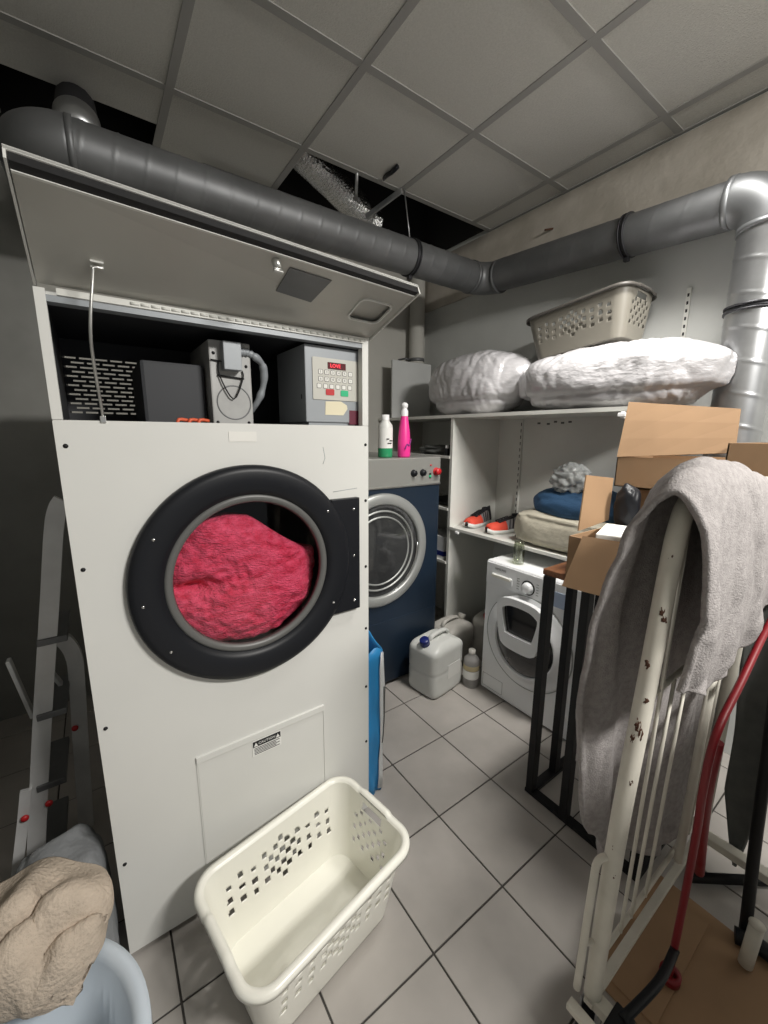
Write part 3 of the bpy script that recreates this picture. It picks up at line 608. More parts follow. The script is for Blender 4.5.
def basket(name, label, L, W, H, bl, bw, mat_body, mat_rim, loc, eul, holes_long, holes_end, lipw=.022, rr=.06):
    root = thing(name, label, 'laundry basket', (0, 0, 0))
    NU, NV = 312, 45
    def ringpt(u, l, wd, r):
        # perimeter param: equal fractions per side incl. corners
        l2, w2 = l/2, wd/2; s_ = [l-2*r, PI/2*r, wd-2*r, PI/2*r]; s_ = s_*2; tot = sum(s_); t = u*tot; k = 0
        while t > s_[k] and k < 7: t -= s_[k]; k += 1
        cs = [(-l2+r, -w2), (l2-r, -w2+r), (l2, -w2+r), (l2-r, w2-r), (l2-r, w2), (-l2+r, w2-r), (-l2, w2-r), (-l2+r, -w2+r)]
        if k == 0: return (-l2+r+t, -w2)
        if k == 1: a = -PI/2+t/r; return (l2-r+r*math.cos(a), -w2+r+r*math.sin(a))
        if k == 2: return (l2, -w2+r+t)
        if k == 3: a = t/r; return (l2-r+r*math.cos(a), w2-r+r*math.sin(a))
        if k == 4: return (l2-r-t, w2)
        if k == 5: a = PI/2+t/r; return (-l2+r+r*math.cos(a), w2-r+r*math.sin(a))
        if k == 6: return (-l2, w2-r-t)
        a = PI+t/r; return (-l2+r+r*math.cos(a), -w2+r+r*math.sin(a))
    def pt(u, v):
        x, y = ringpt(u, bl+(L-bl)*v, bw+(W-bw)*v, rr); return Vector((x, y, .003+(H-.006)*v))
    def skip(i, j):
        v = (j+.5)/(NV-1); a = pt((i+.5)/NU, v); l = bl+(L-bl)*v; wd = bw+(W-bw)*v
        if abs(abs(a.y)-wd/2) < .004: return any(abs(a.x-hx) < .0085 and abs(a.z/H-hz) < .0085/H for hx, hz in holes_long)
        if abs(abs(a.x)-l/2) < .004:
            if .82 < v < .93 and abs(a.y) < .05: return True
            return any(abs(a.y-hx) < .0075 and abs(a.z/H-hz) < .0085/H for hx, hz in holes_end)
        return False
    b = MB(); R = b.grid(pt, NU, NV, wrap=True, skip=skip)
    bv = [R[i][0] for i in range(NU)]; b.bm.faces.new(bv[::-1])
    body = b.build('body', mat_body, root, solid=.003)
    def rim(u, v):
        # rolled lip
        prof = [(-.003, 0), (0, .006), (lipw*.5, .008), (lipw, .002), (lipw+.001, -.012), (lipw-.004, -.012), (lipw-.005, -.002), (.002, .0)]
        k = min(int(v*(len(prof)-1)+.5), len(prof)-1); o_, z_ = prof[k]
        x, y = ringpt(u, L+2*o_, W+2*o_, rr+o_); ends = 0
        if abs(x) > L/2-.01 and abs(y) < .075: z_ += .008*min(1, (.075-abs(y))/.012)
        return Vector((x, y, H+z_-.004))
    b = MB(); b.grid(rim, NU, 8, wrap=True); b.build('rim', mat_rim, root)
    root.location = loc; root.rotation_euler = eul
    return root
hl = []; he = []
for k in range(7):
    z = .34+k*.078
    xs = (-.063, -.021, .021, .063) if k in (1, 3, 5) else ((-.042, 0, .042) if k in (2, 4) else (0,))
    hl += [(x, z) for x in xs]
for sg in (-1, 1):
    for c in range(3):
        for k in range(3): hl.append((sg*(.105+.042*c), .40+.14*k+.05*(c % 2)))
for k in range(6):
    z = .34+k*.085
    for x in ((-.05, -.0, .05) if k % 2 else (-.075, -.025, .025, .075)): he.append((x, z))
basket('laundry_basket', 'empty white plastic laundry basket on the floor before the dryer', .55, .358, .282, .47, .28, M['plastic_w'], M['plastic_w'], (-.617, -.058, .0), (0, 0, math.radians(9.5)), hl, he)
basket('laundry_basket', 'taupe grey perforated laundry basket lying on bagged duvets', .56, .32, .24, .48, .26, M['plastic_g'], M['plastic_dk'], (1.245, .245, 2.03), (math.radians(-2), math.radians(-6.2), math.radians(-90)), hl, he, .016)

# ------------------------------------------------------------------ things on the lower shelf
def shoe(label, loc, rz):
    root = thing('sneaker', label, 'shoe', (0, 0, 0))
    L = .285; SLB = 0
    def wid(t): return .5*(.062+.036*math.sin(PI*min(1, t*1.0))**.5*(1 if t < .5 else .8)+.012*math.cos((t-.3)*5))*min(1, (t*14+.15))**.5*min(1, ((1-t)*14+.15))**.5
    def sole(u, v):
        t = u; a = 2*PI*v; wv = wid(t)*1.06
        z = [.0, .028][1 if math.sin(a) > 0 else 0]+.012*max(0, (.15-t)/.15)**2
        return Vector(((t-.5)*L, wv*math.cos(a), z))
    b = MB(); b.grid(sole, 30, 17); root_s = b.build('sole', M['shoe_sole'], root)
    def up(t, a):
        hgt = .042+.022*t*1.2+(.038*max(0, (t-.35)/.65)**.8)
        if t < .12: hgt *= .45+.55*(t/.12)**.5
        c = math.cos(a); s_ = math.sin(a)
        return Vector(((t-.5)*L*.985, wid(t)*math.copysign(abs(c)**.75, c)*(1-.35*s_*min(1, t*1.6)), .022+hgt*abs(s_)**.8))
    def seg(name, t0, t1, m):
        b = MB(); b.grid(lambda u, v: up(t0+(t1-t0)*u, PI*v), 14, 19); b.build(name, m, root, solid=.003)
    seg('toe_box', 0.005, .46, M['shoe_red']); seg('mid_upper', .46, .82, M['shoe_grey']); seg('heel', .82, .99, M['shoe_blk'])
    for k in range(3):
        for sg in (0, 1):
            b = MB(); t0 = .5+k*.1
            b.grid(lambda u, v: (lambda p: Vector((p.x, p.y*1.06, p.z)))(up(t0+.026*u+.07*v, (PI*.03+PI*.30*v) if sg else PI-(PI*.03+PI*.30*v))), 3, 8); b.build('stripe', M['shoe_blk'], root, solid=.002)
    b = MB(); b.grid(lambda u, v: Vector((-.06+.12*u, -.022+.044*v, .082+.03*u-.008*(2*v-1)**2)), 6, 6); b.build('tongue', M['shoe_blk'], root, solid=.008)
    b = MB(); b.lathe([(.018, 0), (.022, .01), (.02, .022), (.016, .022)], Matrix.Translation((.085, 0, .098)) @ Matrix.Diagonal((1.6, 1, 1, 1)), 20); b.build('collar', M['shoe_blk'], root)
    for k in range(4):
        b = MB(); x = -.055+k*.022; b.tube([(x, -.03, .074+k*.006), (x+.004, 0, .09+k*.006), (x, .03, .074+k*.006)], .003, 6, 3); b.build('lace', M['shoe_blk'], root)
    root.location = loc; root.rotation_euler = (0, 0, rz); return root
s1 = shoe('coral and grey sneaker nearest the white side panel', (1.15, .872, .954), math.radians(8))
copy_thing(s1, (1.135, .63, .954), math.radians(-16), 'coral and grey sneaker beside the cream cushion')
def cushion(name, mat_, lo, hi, e, amp, seed, floor_z, label, cat):
    c = [(a+b_)/2 for a, b_ in zip(lo, hi)]; rad = [(b_-a)/2 for a, b_ in zip(lo, hi)]
    b = MB(); b.blob(c, rad, 5, amp, 5, e, seed, amp*.5)
    for v in b.bm.verts:
        v.co.z = max(v.co.z, floor_z); v.co.x = min(v.co.x, XW-.028)
    return tag(b.build(name, mat_), label, cat)
cushion('folded_quilt', M['creamcloth'], (.965, -.11, .95), (1.40, .475, 1.155), .42, .05, 3, .955, 'cream folded quilt on lower shelf under the dark blue cushion', 'quilt')
cushion('cushion', M['bluecloth'], (1.0, -.10, 1.09), (1.40, .43, 1.30), .85, .05, 5, 1.135, 'dark blue cushion lying on the cream quilt', 'cushion')
q = AX(570, 492, 1.12); b = MB(); b.blob((1.12, q.y, 1.345), (.09, .10, .085), 5, .25, 7, .9, 11, .12); tag(b.build('plastic_bag', M['film']), 'crumpled clear plastic bag on top of dark blue cushion', 'plastic bag')

# left bay small things
def bottle(name, label, cat, prof, m, loc, caps):
    r = thing(name, label, cat, loc); b = MB(); b.lathe(prof, Matrix.Translation(loc), 28); b.build('bottle_body', m, r)
    for nm, p, mm in caps: b = MB(); b.lathe(p, Matrix.Translation(loc), 24); b.build(nm, mm, r)
    return r
sp = bottle('spray_bottle', 'bright pink bottle with white top on the navy machine', 'bottle', [(0, 0), (.036, 0), (.039, .01), (.039, .08), (.034, .15), (.03, .18), (.023, .23), (.021, .245), (0, .245)], M['pinkbottle'], (.512, .93, 1.451),
  [('cap', [(.022, .243), (.022, .275), (.017, .282), (.015, .292), (.02, .297), (.021, .312), (.012, .322), (0, .324)], M['whitecap'])])
b = MB(); b.box(.488, .53, .889, .8925, 1.49, 1.56, .001)
b.bm.free()
b = MB(); b.tube([(.49, .8905, 1.50), (.505, .890, 1.53), (.52, .8905, 1.52), (.535, .892, 1.56)], .004, 8, 4); b.build('printed_swirl', mat('purple_print', (.25, .02, .2), .5), sp)
gb = bottle('cleaner_bottle', 'white labelled bottle with green base on the navy machine', 'bottle', [(0, 0), (.041, 0), (.044, .008), (.044, .055)], M['greenliq'], (.40, .97, 1.451),
  [('label', [(.0445, .055), (.0445, .175)], M['paper']), ('shoulder', [(.044, .175), (.042, .19), (.024, .215), (.024, .22)], M['jug']), ('cap', [(.0235, .218), (.0235, .25), (0, .251)], M['whitecap'])])
b = MB()
for x, z, s_ in ((.385, 1.56, .012), (.405, 1.55, .014), (.395, 1.535, .018)): b.box(x-s_*.5, x+s_, .9235, .9262, z-.003, z+.003)
b.build('label_print', M['ink'], gb)
b = MB(); b.blob((1.12, 1.22, 1.475), (.15, .16, .035), 4, .3, 6, .7, 4)
for v in b.bm.verts: v.co.z = max(v.co.z, 1.4445)
tag(b.build('cloth_bundle', M['darkgrey']), 'black rumpled cloth bundle on small shelf beside side panel', 'cloth')
bottle('small_bottle', 'tiny black bottle with white cap beside the side panel', 'bottle', [(0, 0), (.016, 0), (.017, .04), (.011, .05), (0, .05)], M['black'], (.972, 1.03, 1.4445), [('cap', [(.012, .05), (.012, .07), (0, .071)], M['whitecap'])])
cr = thing('detergent_carton', 'white and blue carton on low shelf behind navy machine', 'carton', (1.06, 1.12, .692))
b = MB(); b.box(.965, 1.18, 1.02, 1.25, .692, .86, .004); b.build('box', M['whitebag'], cr)
b = MB(); b.box(.962, 1.183, 1.018, 1.252, .715, .75); b.build('blue_band', M['cap'], cr)
b = MB(); b.box(1.0, 1.3, 1.02, 1.3, 1.082, 1.11, .004); tag(b.build('dark_tray', M['blackmetal']), 'dark flat tray on middle shelf behind navy machine', 'tray')

# ------------------------------------------------------------------ jerrycans
def jerrycan(label, m, capm, loc, rz, sc=1.0, lab=True):
    root = thing('jerrycan', label, 'jerrycan', (0, 0, 0))
    L, W, H = .262*sc, .205*sc, .295*sc
    b = MB()
    def sec(u, v):
        a = 2*PI*u; n = 7; c, s_ = math.cos(a), math.sin(a)
        kx_ = (abs(c)**n+abs(s_)**n)**(-1/n); z = H*v; k = 1
        if v < .08: k = .9+.1*(v/.08)**.5
        if v > .80: k = 1-.62*((v-.80)/.20)**3
        rib = -.003*math.exp(-((v-.45)/.02)**2)
        return Vector((c*kx_*(L/2*k+rib), s_*kx_*(W/2*(k*.6+.4 if v > .80 else k)+rib), z))
    R = b.grid(sec, 56, 34, wrap=True); b.bm.faces.new([r[0] for r in R][::-1]); b.bm.faces.new([r[-1] for r in R])
    b.build('body', m, root)
    b = MB(); b.tube([(-.055*sc, 0, H*.955), (-.04*sc, 0, H*1.05), (.03*sc, 0, H*1.07), (.085*sc, 0, H*1.03), (.10*sc, 0, H*.88)], .013*sc, 12, 6, squash=(.8, 1.2)); b.build('handle', m, root)
    b = MB(); T = Matrix.Translation((-.088*sc, 0, H*.90)) @ Matrix.Rotation(math.radians(-20), 4, 'Y'); b.lathe([(.02*sc, 0), (.02*sc, .02*sc)], T, 20); b.build('neck', m, root)
    pr = [(0, .052*sc), (.024*sc, .052*sc), (.026*sc, .049*sc), (.026*sc, .018*sc), (0, .018*sc)]
    b = MB(); b.lathe(pr, T, 24); o = b.build('screw_cap', capm, root)
    if lab:
        b = MB(); b.box(-.02*sc, .085*sc, -W/2-.0015, -W/2+.004, H*.3, H*.57); b.build('label', M['paper'], root)
    root.location = loc; root.rotation_euler = (0, 0, rz); return root
jerrycan('milky white jerrycan with dark blue cap in front of navy machine', M['jug'], M['cap'], (.612, .695, 0), math.radians(8), 1.14)
jerrycan('grimy grey jerrycan behind the one with the blue cap', M['jug2'], M['jug2'], (.885, .90, 0), math.radians(-10), 1.0, False) if False else None
jerrycan('grimy jerrycan without label against the shelving side panel', M['jug2'], M['jug2'], (.90, .845, 0), math.radians(185), 1.03, False)
jerrycan('grimy jerrycan with red cap beside white washing machine', M['jug2'], M['red'], (1.205, .715, 0), math.radians(12), 1.14, False)
lb = bottle('detergent_bottle', 'dirty round bottle with paper label between jerrycan and white washer', 'bottle', [(0, 0), (.047, 0), (.05, .008), (.05, .17), (.044, .19), (.02, .215), (.02, .225), (0, .225)], M['grimy'], (.80, .562, 0), [('label', [(.0506, .06), (.0506, .115)], M['paper']), ('gold_band', [(.0506, .118), (.0506, .15)], M['amber']), ('cap', [(.022, .222), (.022, .245), (0, .246)], M['jug2'])])
# washing powder bag by dryer
pb = thing('powder_bag', 'open blue and white washing powder bag squeezed behind the dryer edge', 'bag', (-.14, .36, 0))
def pbg(u, v):
    a = 2*PI*u; n = 4; c, s_ = math.cos(a), math.sin(a); k = (abs(c)**n+abs(s_)**n)**(-1/n)
    wv = .012*noise.noise(Vector((c*2, s_*2, v*6)))
    return Vector((-.158+c*k*(.05+wv*.6+.02*v), .38+s_*k*(.13+wv), .69*v+.02*(v > .95)*math.sin(a*3)))
b = MB(); R = b.grid(pbg, 48, 20, wrap=True, skip=lambda i, j: False); b.bm.faces.new([r[0] for r in R][::-1]); b.build('bag_body', M['bluebag'], pb, solid=.003)
def strip(x0, x1, z0, z1):
    b = MB(); b.grid(lambda u, v: (lambda p: Vector((p.x*1.0+(p.x+.158)*.03, p.y+(p.y-.38)*.03, p.z)))(pbg(x0+(x1-x0)*u, z0+(z1-z0)*v)), 10, 10); return b
o = strip(.80, .96, .02, .98).build('white_panel', M['whitebag'], pb, solid=.002)
o = strip(.835, .86, .35, .75).build('dark_print', M['darkgrey'], pb, solid=.004)
b = MB(); b.box(-.215, -.13, .28, .48, .60, .625, .01); b.build('paper_lining', M['brownpaper'], pb)

# ------------------------------------------------------------------ table with black steel bars, boxes
tb = thing('bar_table', 'tall table with black steel bar legs and brown wooden top', 'table', (.75, -.38, 0))
TX0, TX1, TY0, TY1, TZ = .425, 1.12, -.585, -.15, 1.03
b = MB(); 
for y in (TY0, TY1): b.box(TX0-.02, TX1+.02, y-.02, y+.02, 0, .018, .002)
for x in (TX0, TX1): b.box(x-.02, x+.02, TY0, TY1, 0, .018, .002)
b.build('base_frame', M['blackmetal'], tb)
for x, y in ((TX0, TY1), (.605, TY1), (.87, TY1), (TX1, TY1), (TX0, -.31), (TX0, -.465), (TX0, TY0), (TX1, TY0), (.75, TY0)):
    b = MB(); b.box(x-.02, x+.02, y-.016, y+.016, .015, TZ, .002); b.build('leg', M['blackmetal'], tb)
b = MB(); b.box(TX0-.012, TX1+.03, TY0-.02, TY1+.025, TZ, TZ+.024, .003); b.build('table_top', M['wood'], tb)
ZT = TZ+.025
def panel(b, p0, xd, yd, lx, ly, th=.004): b.box(0, lx, 0, ly, -th/2, th/2, .0008, frame(p0, xd, yd), 1)
def carton(name, label, x0, x1, y0, y1, z0, z1, flaps, closed=False):
    root = thing(name, label, 'box', ((x0+x1)/2, (y0+y1)/2, z0)); b = MB(); t = .004
    b.box(x0, x0+t, y0, y1, z0, z1); b.box(x1-t, x1, y0, y1, z0, z1); b.box(x0, x1, y0, y0+t, z0, z1); b.box(x0, x1, y1-t, y1, z0, z1); b.box(x0, x1, y0, y1, z0, z0+t)
    if closed: b.box(x0, x1, y0, y1, z1-t, z1)
    b.build('carton_body', M['card'], root)
    for p0, xd, yd, lx, ly in flaps:
        b = MB(); panel(b, p0, xd, yd, lx, ly); b.build('flap', M['card'], root)
    return root
def qpanel(root, q):
    b = MB(); b.grid(lambda u, v: (q[0]*(1-u)+q[1]*u)*(1-v)+(q[3]*(1-u)+q[2]*u)*v, 4, 4, smooth=False); return b.build('flap', M['card'], root, solid=.005, off=0)
bA = carton('cardboard_box', 'low open cardboard box with front flap hanging over table edge', .412, .76, -.535, -.222, ZT, 1.212, [])
qpanel(bA, [AX(583, 536, .408), AX(645, 546, .408), AX(634, 605, .335), AX(562, 586, .335)])
qpanel(bA, [AY(578, 531, -.219), AY(608, 520, -.219), AY(613, 478, -.205), AY(586, 475, -.205)])
carton('cardboard_box', 'closed brown cardboard box supporting the flapped box at back of table', .83, 1.13, -.56, -.205, ZT, 1.37, [], True)
bC = carton('cardboard_box', 'upper cardboard box with large front flap standing upright', .80, 1.15, -.54, -.185, 1.373, 1.50, [])
qpanel(bC, [AX(617, 457, .80), AX(735, 453, .80), AX(741, 409, .87), AX(629, 402, .87)])
carton('cardboard_box', 'dark open cardboard box behind the blanket at right edge', .72, 1.1, -.86, -.575, ZT, 1.565, [((.73, -.575, 1.565), (0, -1, 0), (1, 0, -.55), .28, .11)])
for k, (dx, dy_, rz) in enumerate(((0, 0, .1), (.012, -.02, -.12), (-.01, .01, .3))):
    b = MB(); b.box(-.11, .11, -.085, .085, 0, .022, .004, Matrix.Translation((.56+dx, -.375+dy_, 1.172+k*.0225)) @ Matrix.Rotation(rz, 4, 'Z'))
    tag(b.build('paper_pack', M['paper']), ['lowest', 'middle', 'topmost'][k]+' white paper pack of the stack in low open box', 'paper pack', 'paper packs in the open box')
b = MB(); b.blob((.705, -.29, 1.30), (.04, .045, .09), 4, .15, 5, .8, 2); tag(b.build('black_pouch', M['black']), 'shiny black pouch standing in low open box behind papers', 'pouch')
b = MB(); b.blob((.62, -.49, 1.25), (.06, .04, .04), 4, .3, 7, .9, 8); tag(b.build('tissue_wad', M['paper']), 'crumpled white tissue in low open box near blanket', 'tissue')
b = MB(); b.box(.42, .80, -.536, -.53, 1.06, 1.06+.01); b.bm.free()

# ------------------------------------------------------------------ roll cage with grey blanket
rc = thing('roll_cage', 'white chipped tubular roll cage with grey blanket thrown over it', 'trolley', (.25, -.9, 0))
PY = -.70
post = [(-.118, PY, .155), (-.112, PY, .4), (-.095, PY, .7), (-.05, PY, 1.04), (-.02, PY, 1.30), (-.002, PY, 1.39), (.035, PY, 1.445), (.12, PY, 1.46), (.35, PY, 1.46), (.56, PY, 1.455), (.62, PY, 1.42), (.64, PY, 1.35), (.65, PY, .155)]
b = MB(); b.tube(post, .0205, 20, 8, up=(0, 1, 0)); cf = b.build('side_tube', M['rail'], rc)
b = MB()
for z, dx, s_ in ((1.33, -.003, .007), (1.205, .0, .008), (1.19, .006, .006), (1.08, -.006, .007), (1.0, .004, .005), (.93, -.002, .012), (.915, .004, .012), (.9, -.006, .01), (.8, .005, .006), (.62, -.004, .008), (.55, .006, .005)):
    tx = None
    for i in range(len(post)-1):
        if post[i][2] <= z <= post[i+1][2]: t = (z-post[i][2])/(post[i+1][2]-post[i][2]); tx = post[i][0]+t*(post[i+1][0]-post[i][0]); break
    a = math.atan2(-.33, -.95); cx_, cy_ = tx+.0148*math.cos(a+dx*60), PY+.0148*math.sin(a+dx*60)
    b = MB(); b.blob((cx_, cy_, z), (.007, .007, s_*2), 3, .6, 6, 1, z*10); b.build('rust_chip', M['rust'], cf)
for x, z in ((-.075, .985), (-.11, .27)):
    b = MB(); b.tube([(x, PY, z), (.2, PY, z), (.645, PY, z)], .007, 10); b.build('cross_wire', M['rail'], rc)
for x, z1 in ((.045, 1.46), (.105, .985), (.195, .985), (.42, .985), (.52, .985)):
    b = MB(); b.tube([(x-.05, PY-.005, .27), (x, PY-.005, z1)], .0045, 10); b.build('wire', M['rail'], rc)
b = MB(); b.tube([(.34, PY-.02, .27), (.37, PY-.02, 1.0)], .012, 12); b.build('inner_post', M['rail'], rc)
b = MB(); b.tube([(-.105, PY, .585), (-.135, PY+.02, .575), (-.150, PY+.02, .5), (-.165, PY+.02, .2)], .009, 10, 6); b.tube([(-.108, PY, .33), (-.158, PY+.02, .34)], .007, 8); b.build('latch_loop', M['rail'], rc)
b = MB(); b.box(-.14, .67, PY-.012, PY+.012, .14, .155, .004); b.box(-.135, -.10, -1.25, PY, .135, .165, .004); b.box(-.19, -.165, -1.25, PY+.03, .14, .16, .003); b.box(.63, .67, -1.25, PY, .135, .165, .004); b.box(-.14, .67, -1.27, -1.23, .135, .165, .004)
b.build('base_frame', M['rail'], rc)
for x, y in ((-.118, PY+.0), (.65, PY), (-.118, -1.25), (.65, -1.25)):
    b = MB(); b.lathe([(0, -.015), (.052, -.015), (.056, -.009), (.056, .009), (.052, .015), (0, .015)], Matrix.Translation((x, y-.0, .057)) @ Matrix.Rotation(PI/2, 4, 'X') , 28); wl = b.build('caster', M['black'], rc)
    b = MB(); b.box(x-.014, x+.014, y-.022, y-.017, .05, .136); b.box(x-.014, x+.014, y+.017, y+.022, .05, .136); b.build('caster_fork', M['galv'], rc)
b = MB(); b.box(-.20, -.085, PY-.09, PY-.045, .132, .17, .004); b.tube([(-.11, PY-.07, .17), (.05, PY-.09, .16), (.20, PY-.08, .12)], .012, 10, 5, squash=(.4, 1)); b.build('black_strap', M['black'], rc)
b = MB(); b.tube([(x, -1.25, z) for x, y, z in post], .0205, 16, 8, up=(0, 1, 0)); b.build('side_tube', M['rail'], rc)
b = MB(); b.grid(lambda u, v: Vector((-.12+.76*u, -1.25+.01*math.sin(u*40), .2+1.24*v)), 40, 12); b.build('added_shade_sheet', M['darkgrey'], rc, solid=.004)  # added out-of-view sheet that blocks lamp light from the lower cage and floor
# blanket
def lerp_tab(tab, x):
    if x <= tab[0][0]: return tab[0][1]
    for (a, va), (c, vc) in zip(tab, tab[1:]):
        if x <= c: t = (x-a)/(c-a); t = t*t*(3-2*t); return va+(vc-va)*t
    return tab[-1][1]
hemL = [(-.1, .80), (-.02, .70), (.06, .42), (.16, .26), (.45, .22), (.64, .3)]
hemR = [(-.06, 1.04), (.10, .985), (.2, .99), (.33, 1.02), (.6, 1.10), (.66, 1.12)]
topz = [(-.1, 1.44), (.0, 1.50), (.12, 1.522), (.25, 1.51), (.42, 1.48), (.62, 1.45)]
def cat(P, t):
    n = len(P)-1; s_ = min(int(t*n), n-1); f = t*n-s_
    a, b_, c, e = P[max(s_-1, 0)], P[s_], P[s_+1], P[min(s_+2, n)]
    return .5*((2*b_)+(-a+c)*f+(2*a-5*b_+4*c-e)*f*f+(-a+3*b_-3*c+e)*f**3)
def blanket(u, v):
    x = -.06+.70*u; hl_, hr_, tz = lerp_tab(hemL, x), lerp_tab(hemR, x), lerp_tab(topz, x)
    k = 1 if x < .2 else max(.3, 1-(x-.2)*4.4)
    xs = Vector((0, 0, 0))
    ys = PY+.115*k
    P = [Vector((x, ys+.02*k, hl_)), Vector((x-.01, ys+.01*k, hl_+(tz-hl_)*.35)), Vector((x-.02, ys-.015, hl_+(tz-hl_)*.7)), Vector((x-.01, PY+.06, tz-.06)), Vector((x, PY-.005, tz)), Vector((x+.02, PY-.05, tz-.07)), Vector((x+.025, PY-.068, tz-.25)), Vector((x+.02, PY-.07, hr_+.1)), Vector((x+.015, PY-.06, hr_))]
    p = cat(P, v)
    fold = .016*math.sin(x*34+1.6*math.sin(v*4)+p.z*2)*(.35+abs(v-.5)*1.3)+.03*noise.noise(Vector((x*6, v*3, 4)))+.010*noise.noise(Vector((x*22, v*18, 2)))+.0015*noise.noise(Vector((x*90, v*110, 2)))
    wt = max(0, 1-abs(v-.5)/.16); wt = wt*wt*(3-2*wt); ws_ = 1-wt
    p.z += wt*(abs(fold)*.5+.006)
    p.y += ws_*(fold if v < .5 else -(abs(fold)+fold)*.45)
    p.x += ws_*.006*noise.noise(Vector((3, v*9, x*4)))
    return p
b = MB(); b.grid(blanket, 110, 120)
o = b.build('blanket', M['fleece'], solid=.014, off=0, recalc=True)
tag(o, 'thick grey fleece blanket draped over white roll cage', 'blanket')
# red tube, dark hanging strap, black stand, cardboard sheet
rt = thing('red_trolley_handle', 'red tubular trolley handle leaning behind roll cage at right edge', 'trolley', (.3, -.775, 0))
pts = [AZ(668, 978, .03), AY(683, 905, -.775), AY(697, 830, -.78), AY(703, 790, -.782), AY(716, 735, -.785), AY(742, 680, -.785), AY(768, 626, -.785), AY(790, 590, -.785)]
b = MB(); b.tube(pts, .0095, 14, 6); b.build('tube_frame', M['redpaint'], rt)
q = AY(685, 900, -.77); q2 = AY(712, 742, -.785)
b = MB(); b.tube([AY(699, 872, -.772), AY(706, 800, -.78), AY(718, 742, -.785)], .0135, 14, 4); b.build('grip_sleeve', M['redpaint'], rt)
b = MB(); b.lathe([(.015, -.012), (.027, -.012), (.027, .012), (.015, .012)], Matrix.Translation(AZ(670, 975, .03)), 24, closed=True); b.build('foot_ring', M['redpaint'], rt)
b = MB()
cen = [AX(785, 560, .72), AX(763, 640, .71), AX(752, 740, .70), AX(742, 800, .69), AX(734, 866, .68)]
wd_ = [.045, .05, .048, .05, .004]
def strap(u, v):
    n = len(cen)-1; k = min(int(v*n), n-1); f = v*n-k; c = cat(cen, v); wv = wd_[k]+(wd_[k+1]-wd_[k])*f
    return c+Vector((.0+.012*math.sin(u*PI), (u-.5)*2*wv, 0))
b.grid(strap, 12, 40); tag(b.build('hanging_strap', M['darkgrey'], solid=.01), 'wide dark grey strap hanging with pointed end at right edge', 'strap')
bs = thing('black_stand', 'black tubular metal stand on floor at bottom right', 'stand', (.75, -.85, 0))
b = MB(); b.tube([AZ(745, 932, .03), AX(757, 830, .56), AX(772, 720, .58), AX(785, 600, .6)], .016, 12, 3); b.build('upright', M['blackmetal'], bs)
b = MB(); b.tube([(.56, -.715, .03), (.80, -.90, .03), (1.0, -1.05, .03)], .016, 12); b.build('floor_bar', M['blackmetal'], bs)
q = AZ(745, 935, .03); b = MB(); b.tube([q+Vector((-.02, .02, -.005)), q+Vector((.0, -.04, 0)), q+Vector((.0, -.12, 0))], .024, 12); b.build('rubber_foot', M['black'], bs)
b = MB(); b.box(.02, .50, -.98, -.64, .002, .008, 0, None); b.box(.05, .46, -.8, -.66, .008, .014); tag(b.build('cardboard_sheet', M['card']), 'flat brown cardboard sheet lying on floor beneath roll cage', 'cardboard')
cp = [AZ(732, 1000, .02), AY(737, 940, -.93)]
b = MB(); b.tube([(.42, -.90, .015), (.43, -.905, .16)], .018, 16); b.lathe([(.018, .16), (.02, .165), (0, .168)], Matrix.Translation((.43, -.905, 0)), 16); tag(b.build('plastic_tube', M['rail']), 'short cream plastic tube standing beside black stand foot', 'tube')

# ------------------------------------------------------------------ left side: step ladder, tub, towel, pouffe
la = thing('stepladder', 'aluminium stepladder leaning in dark gap left of the dryer', 'ladder', (-1.3, .7, 0))
def stile(pts, y, w_=.05, dpt=.022, name='stile'):
    P = [AY(*p, y) for p in pts]; P = [p for p in P]
    if P[-1].z > .02:
        a, c = P[-2], P[-1]; t = (c.z-.0)/(a.z-c.z); P.append(c+(c-a)*t)
    b = MB(); b.tube(P, w_*.7, 4, 6, squash=(1, .5), up=(1, 0, 0), rot=PI/4, flat=True); return b.build(name, M['alu'], la)
stile([(63, 500), (58, 508), (54, 530), (50, 600), (42, 730), (36, 860)], .62)
stile([(56, 637), (66, 642), (74, 656), (77, 680), (82, 760), (88, 850)], .80)
stile([(26, 790), (22, 830), (16, 880)], .60, .03)
for (a, c, y) in (((8, 660), (33, 716), .75), ((51, 672), (66, 690), .78)):
    b = MB(); bar(b, AY(*a, y), AY(*c, y), .035, .012, (0, 1, 0)); b.build('brace', M['alu'], la)
for k in range(4):
    z = .12+.26*k; b = MB(); x = -1.325+.12*z; b.box(x-.03, x+.05, .60, .84, z, z+.022, .003); b.build('step', M['galv2'], la)
b = MB()
for px, py, y in ((75, 728, .78), (25, 818, .585), (49, 803, .60)):
    q = AY(px, py, y); b = MB(); b.lathe([(0, .008), (.010, .006), (.011, 0)], FY(q.y) @ Matrix.Translation((q.x, q.z, 0)), 16); b.build('red_cap', M['red'], la)
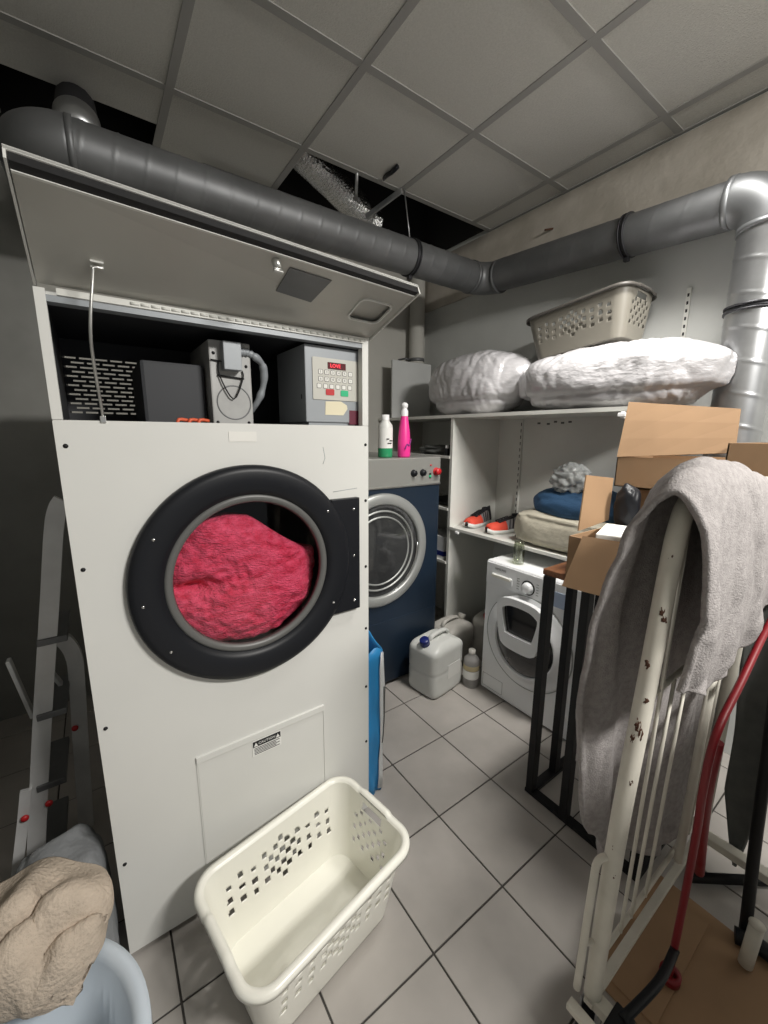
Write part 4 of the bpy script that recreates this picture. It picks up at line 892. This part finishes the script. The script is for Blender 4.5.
tu = thing('plastic_tub', 'round pale blue plastic tub with cream towel over its rim', 'tub', (-1.345, -.225, 0))
b = MB(); TT = Matrix.Translation((-1.345, -.225, 0))
b.lathe([(0, .004), (.215, .004), (.222, .012), (.262, .36), (.268, .385), (.285, .39), (.287, .372), (.292, .372), (.291, .40), (.268, .405), (.256, .39), (.214, .02), (0, .012)], TT, 72); b.build('tub_body', M['tub'], tu)
b = MB(); b.lathe([(.2515, .335), (.2545, .345), (.2525, .345)], TT, 72); b.build('inner_ridge', M['tub'], tu)
b = MB(); b.blob((-1.235, .25, .2), (.115, .14, .225), 5, .08, 4, .62, 6, .03)
for v in b.bm.verts: v.co.z = max(v.co.z, .001)
tag(b.build('pouffe', M['poufgrey']), 'grey stuffed cloth bag between tub and dryer side', 'bag')
TW = [[AZ(-70, 925, .50), AZ(5, 885, .52), AZ(48, 864, .52), AZ(98, 872, .49), AZ(104, 892, .40)],
      [AZ(-70, 950, .53), AZ(5, 915, .56), AZ(50, 893, .56), AZ(100, 898, .52), AZ(104, 915, .43)],
      [AZ(-70, 990, .50), AZ(0, 955, .52), AZ(48, 940, .52), AZ(92, 930, .49), AZ(98, 940, .43)],
      [AZ(-70, 1020, .45), AZ(0, 1000, .455), AZ(40, 988, .455), AZ(78, 965, .45), AZ(84, 972, .42)],
      [AZ(-70, 1030, .40), AZ(0, 1012, .40), AZ(38, 1008, .40), AZ(66, 1000, .39), AZ(72, 1002, .38)]]
def tw(u, v):
    p = cat([cat(row, u) for row in TW], v)
    f = .024*math.sin(u*17+v*9+3*noise.noise(Vector((u*3, v*3, 1)))+v*5)*(1-abs(2*v-1)*.6)+.022*noise.noise(Vector((u*5, v*4, 7)))+.006*noise.noise(Vector((u*16, v*13, 2)))
    e_ = min(1, min(u, 1-u, v, 1-v)*6); f = f*(.15+.85*e_)
    return p+Vector((.01*e_*noise.noise(Vector((u*7, v*7, 5))), 0, f))
b = MB(); b.grid(tw, 60, 70); tag(b.build('towel', M['cream'], solid=.012, off=1), 'crumpled cream towel heaped over edge of blue tub', 'towel')
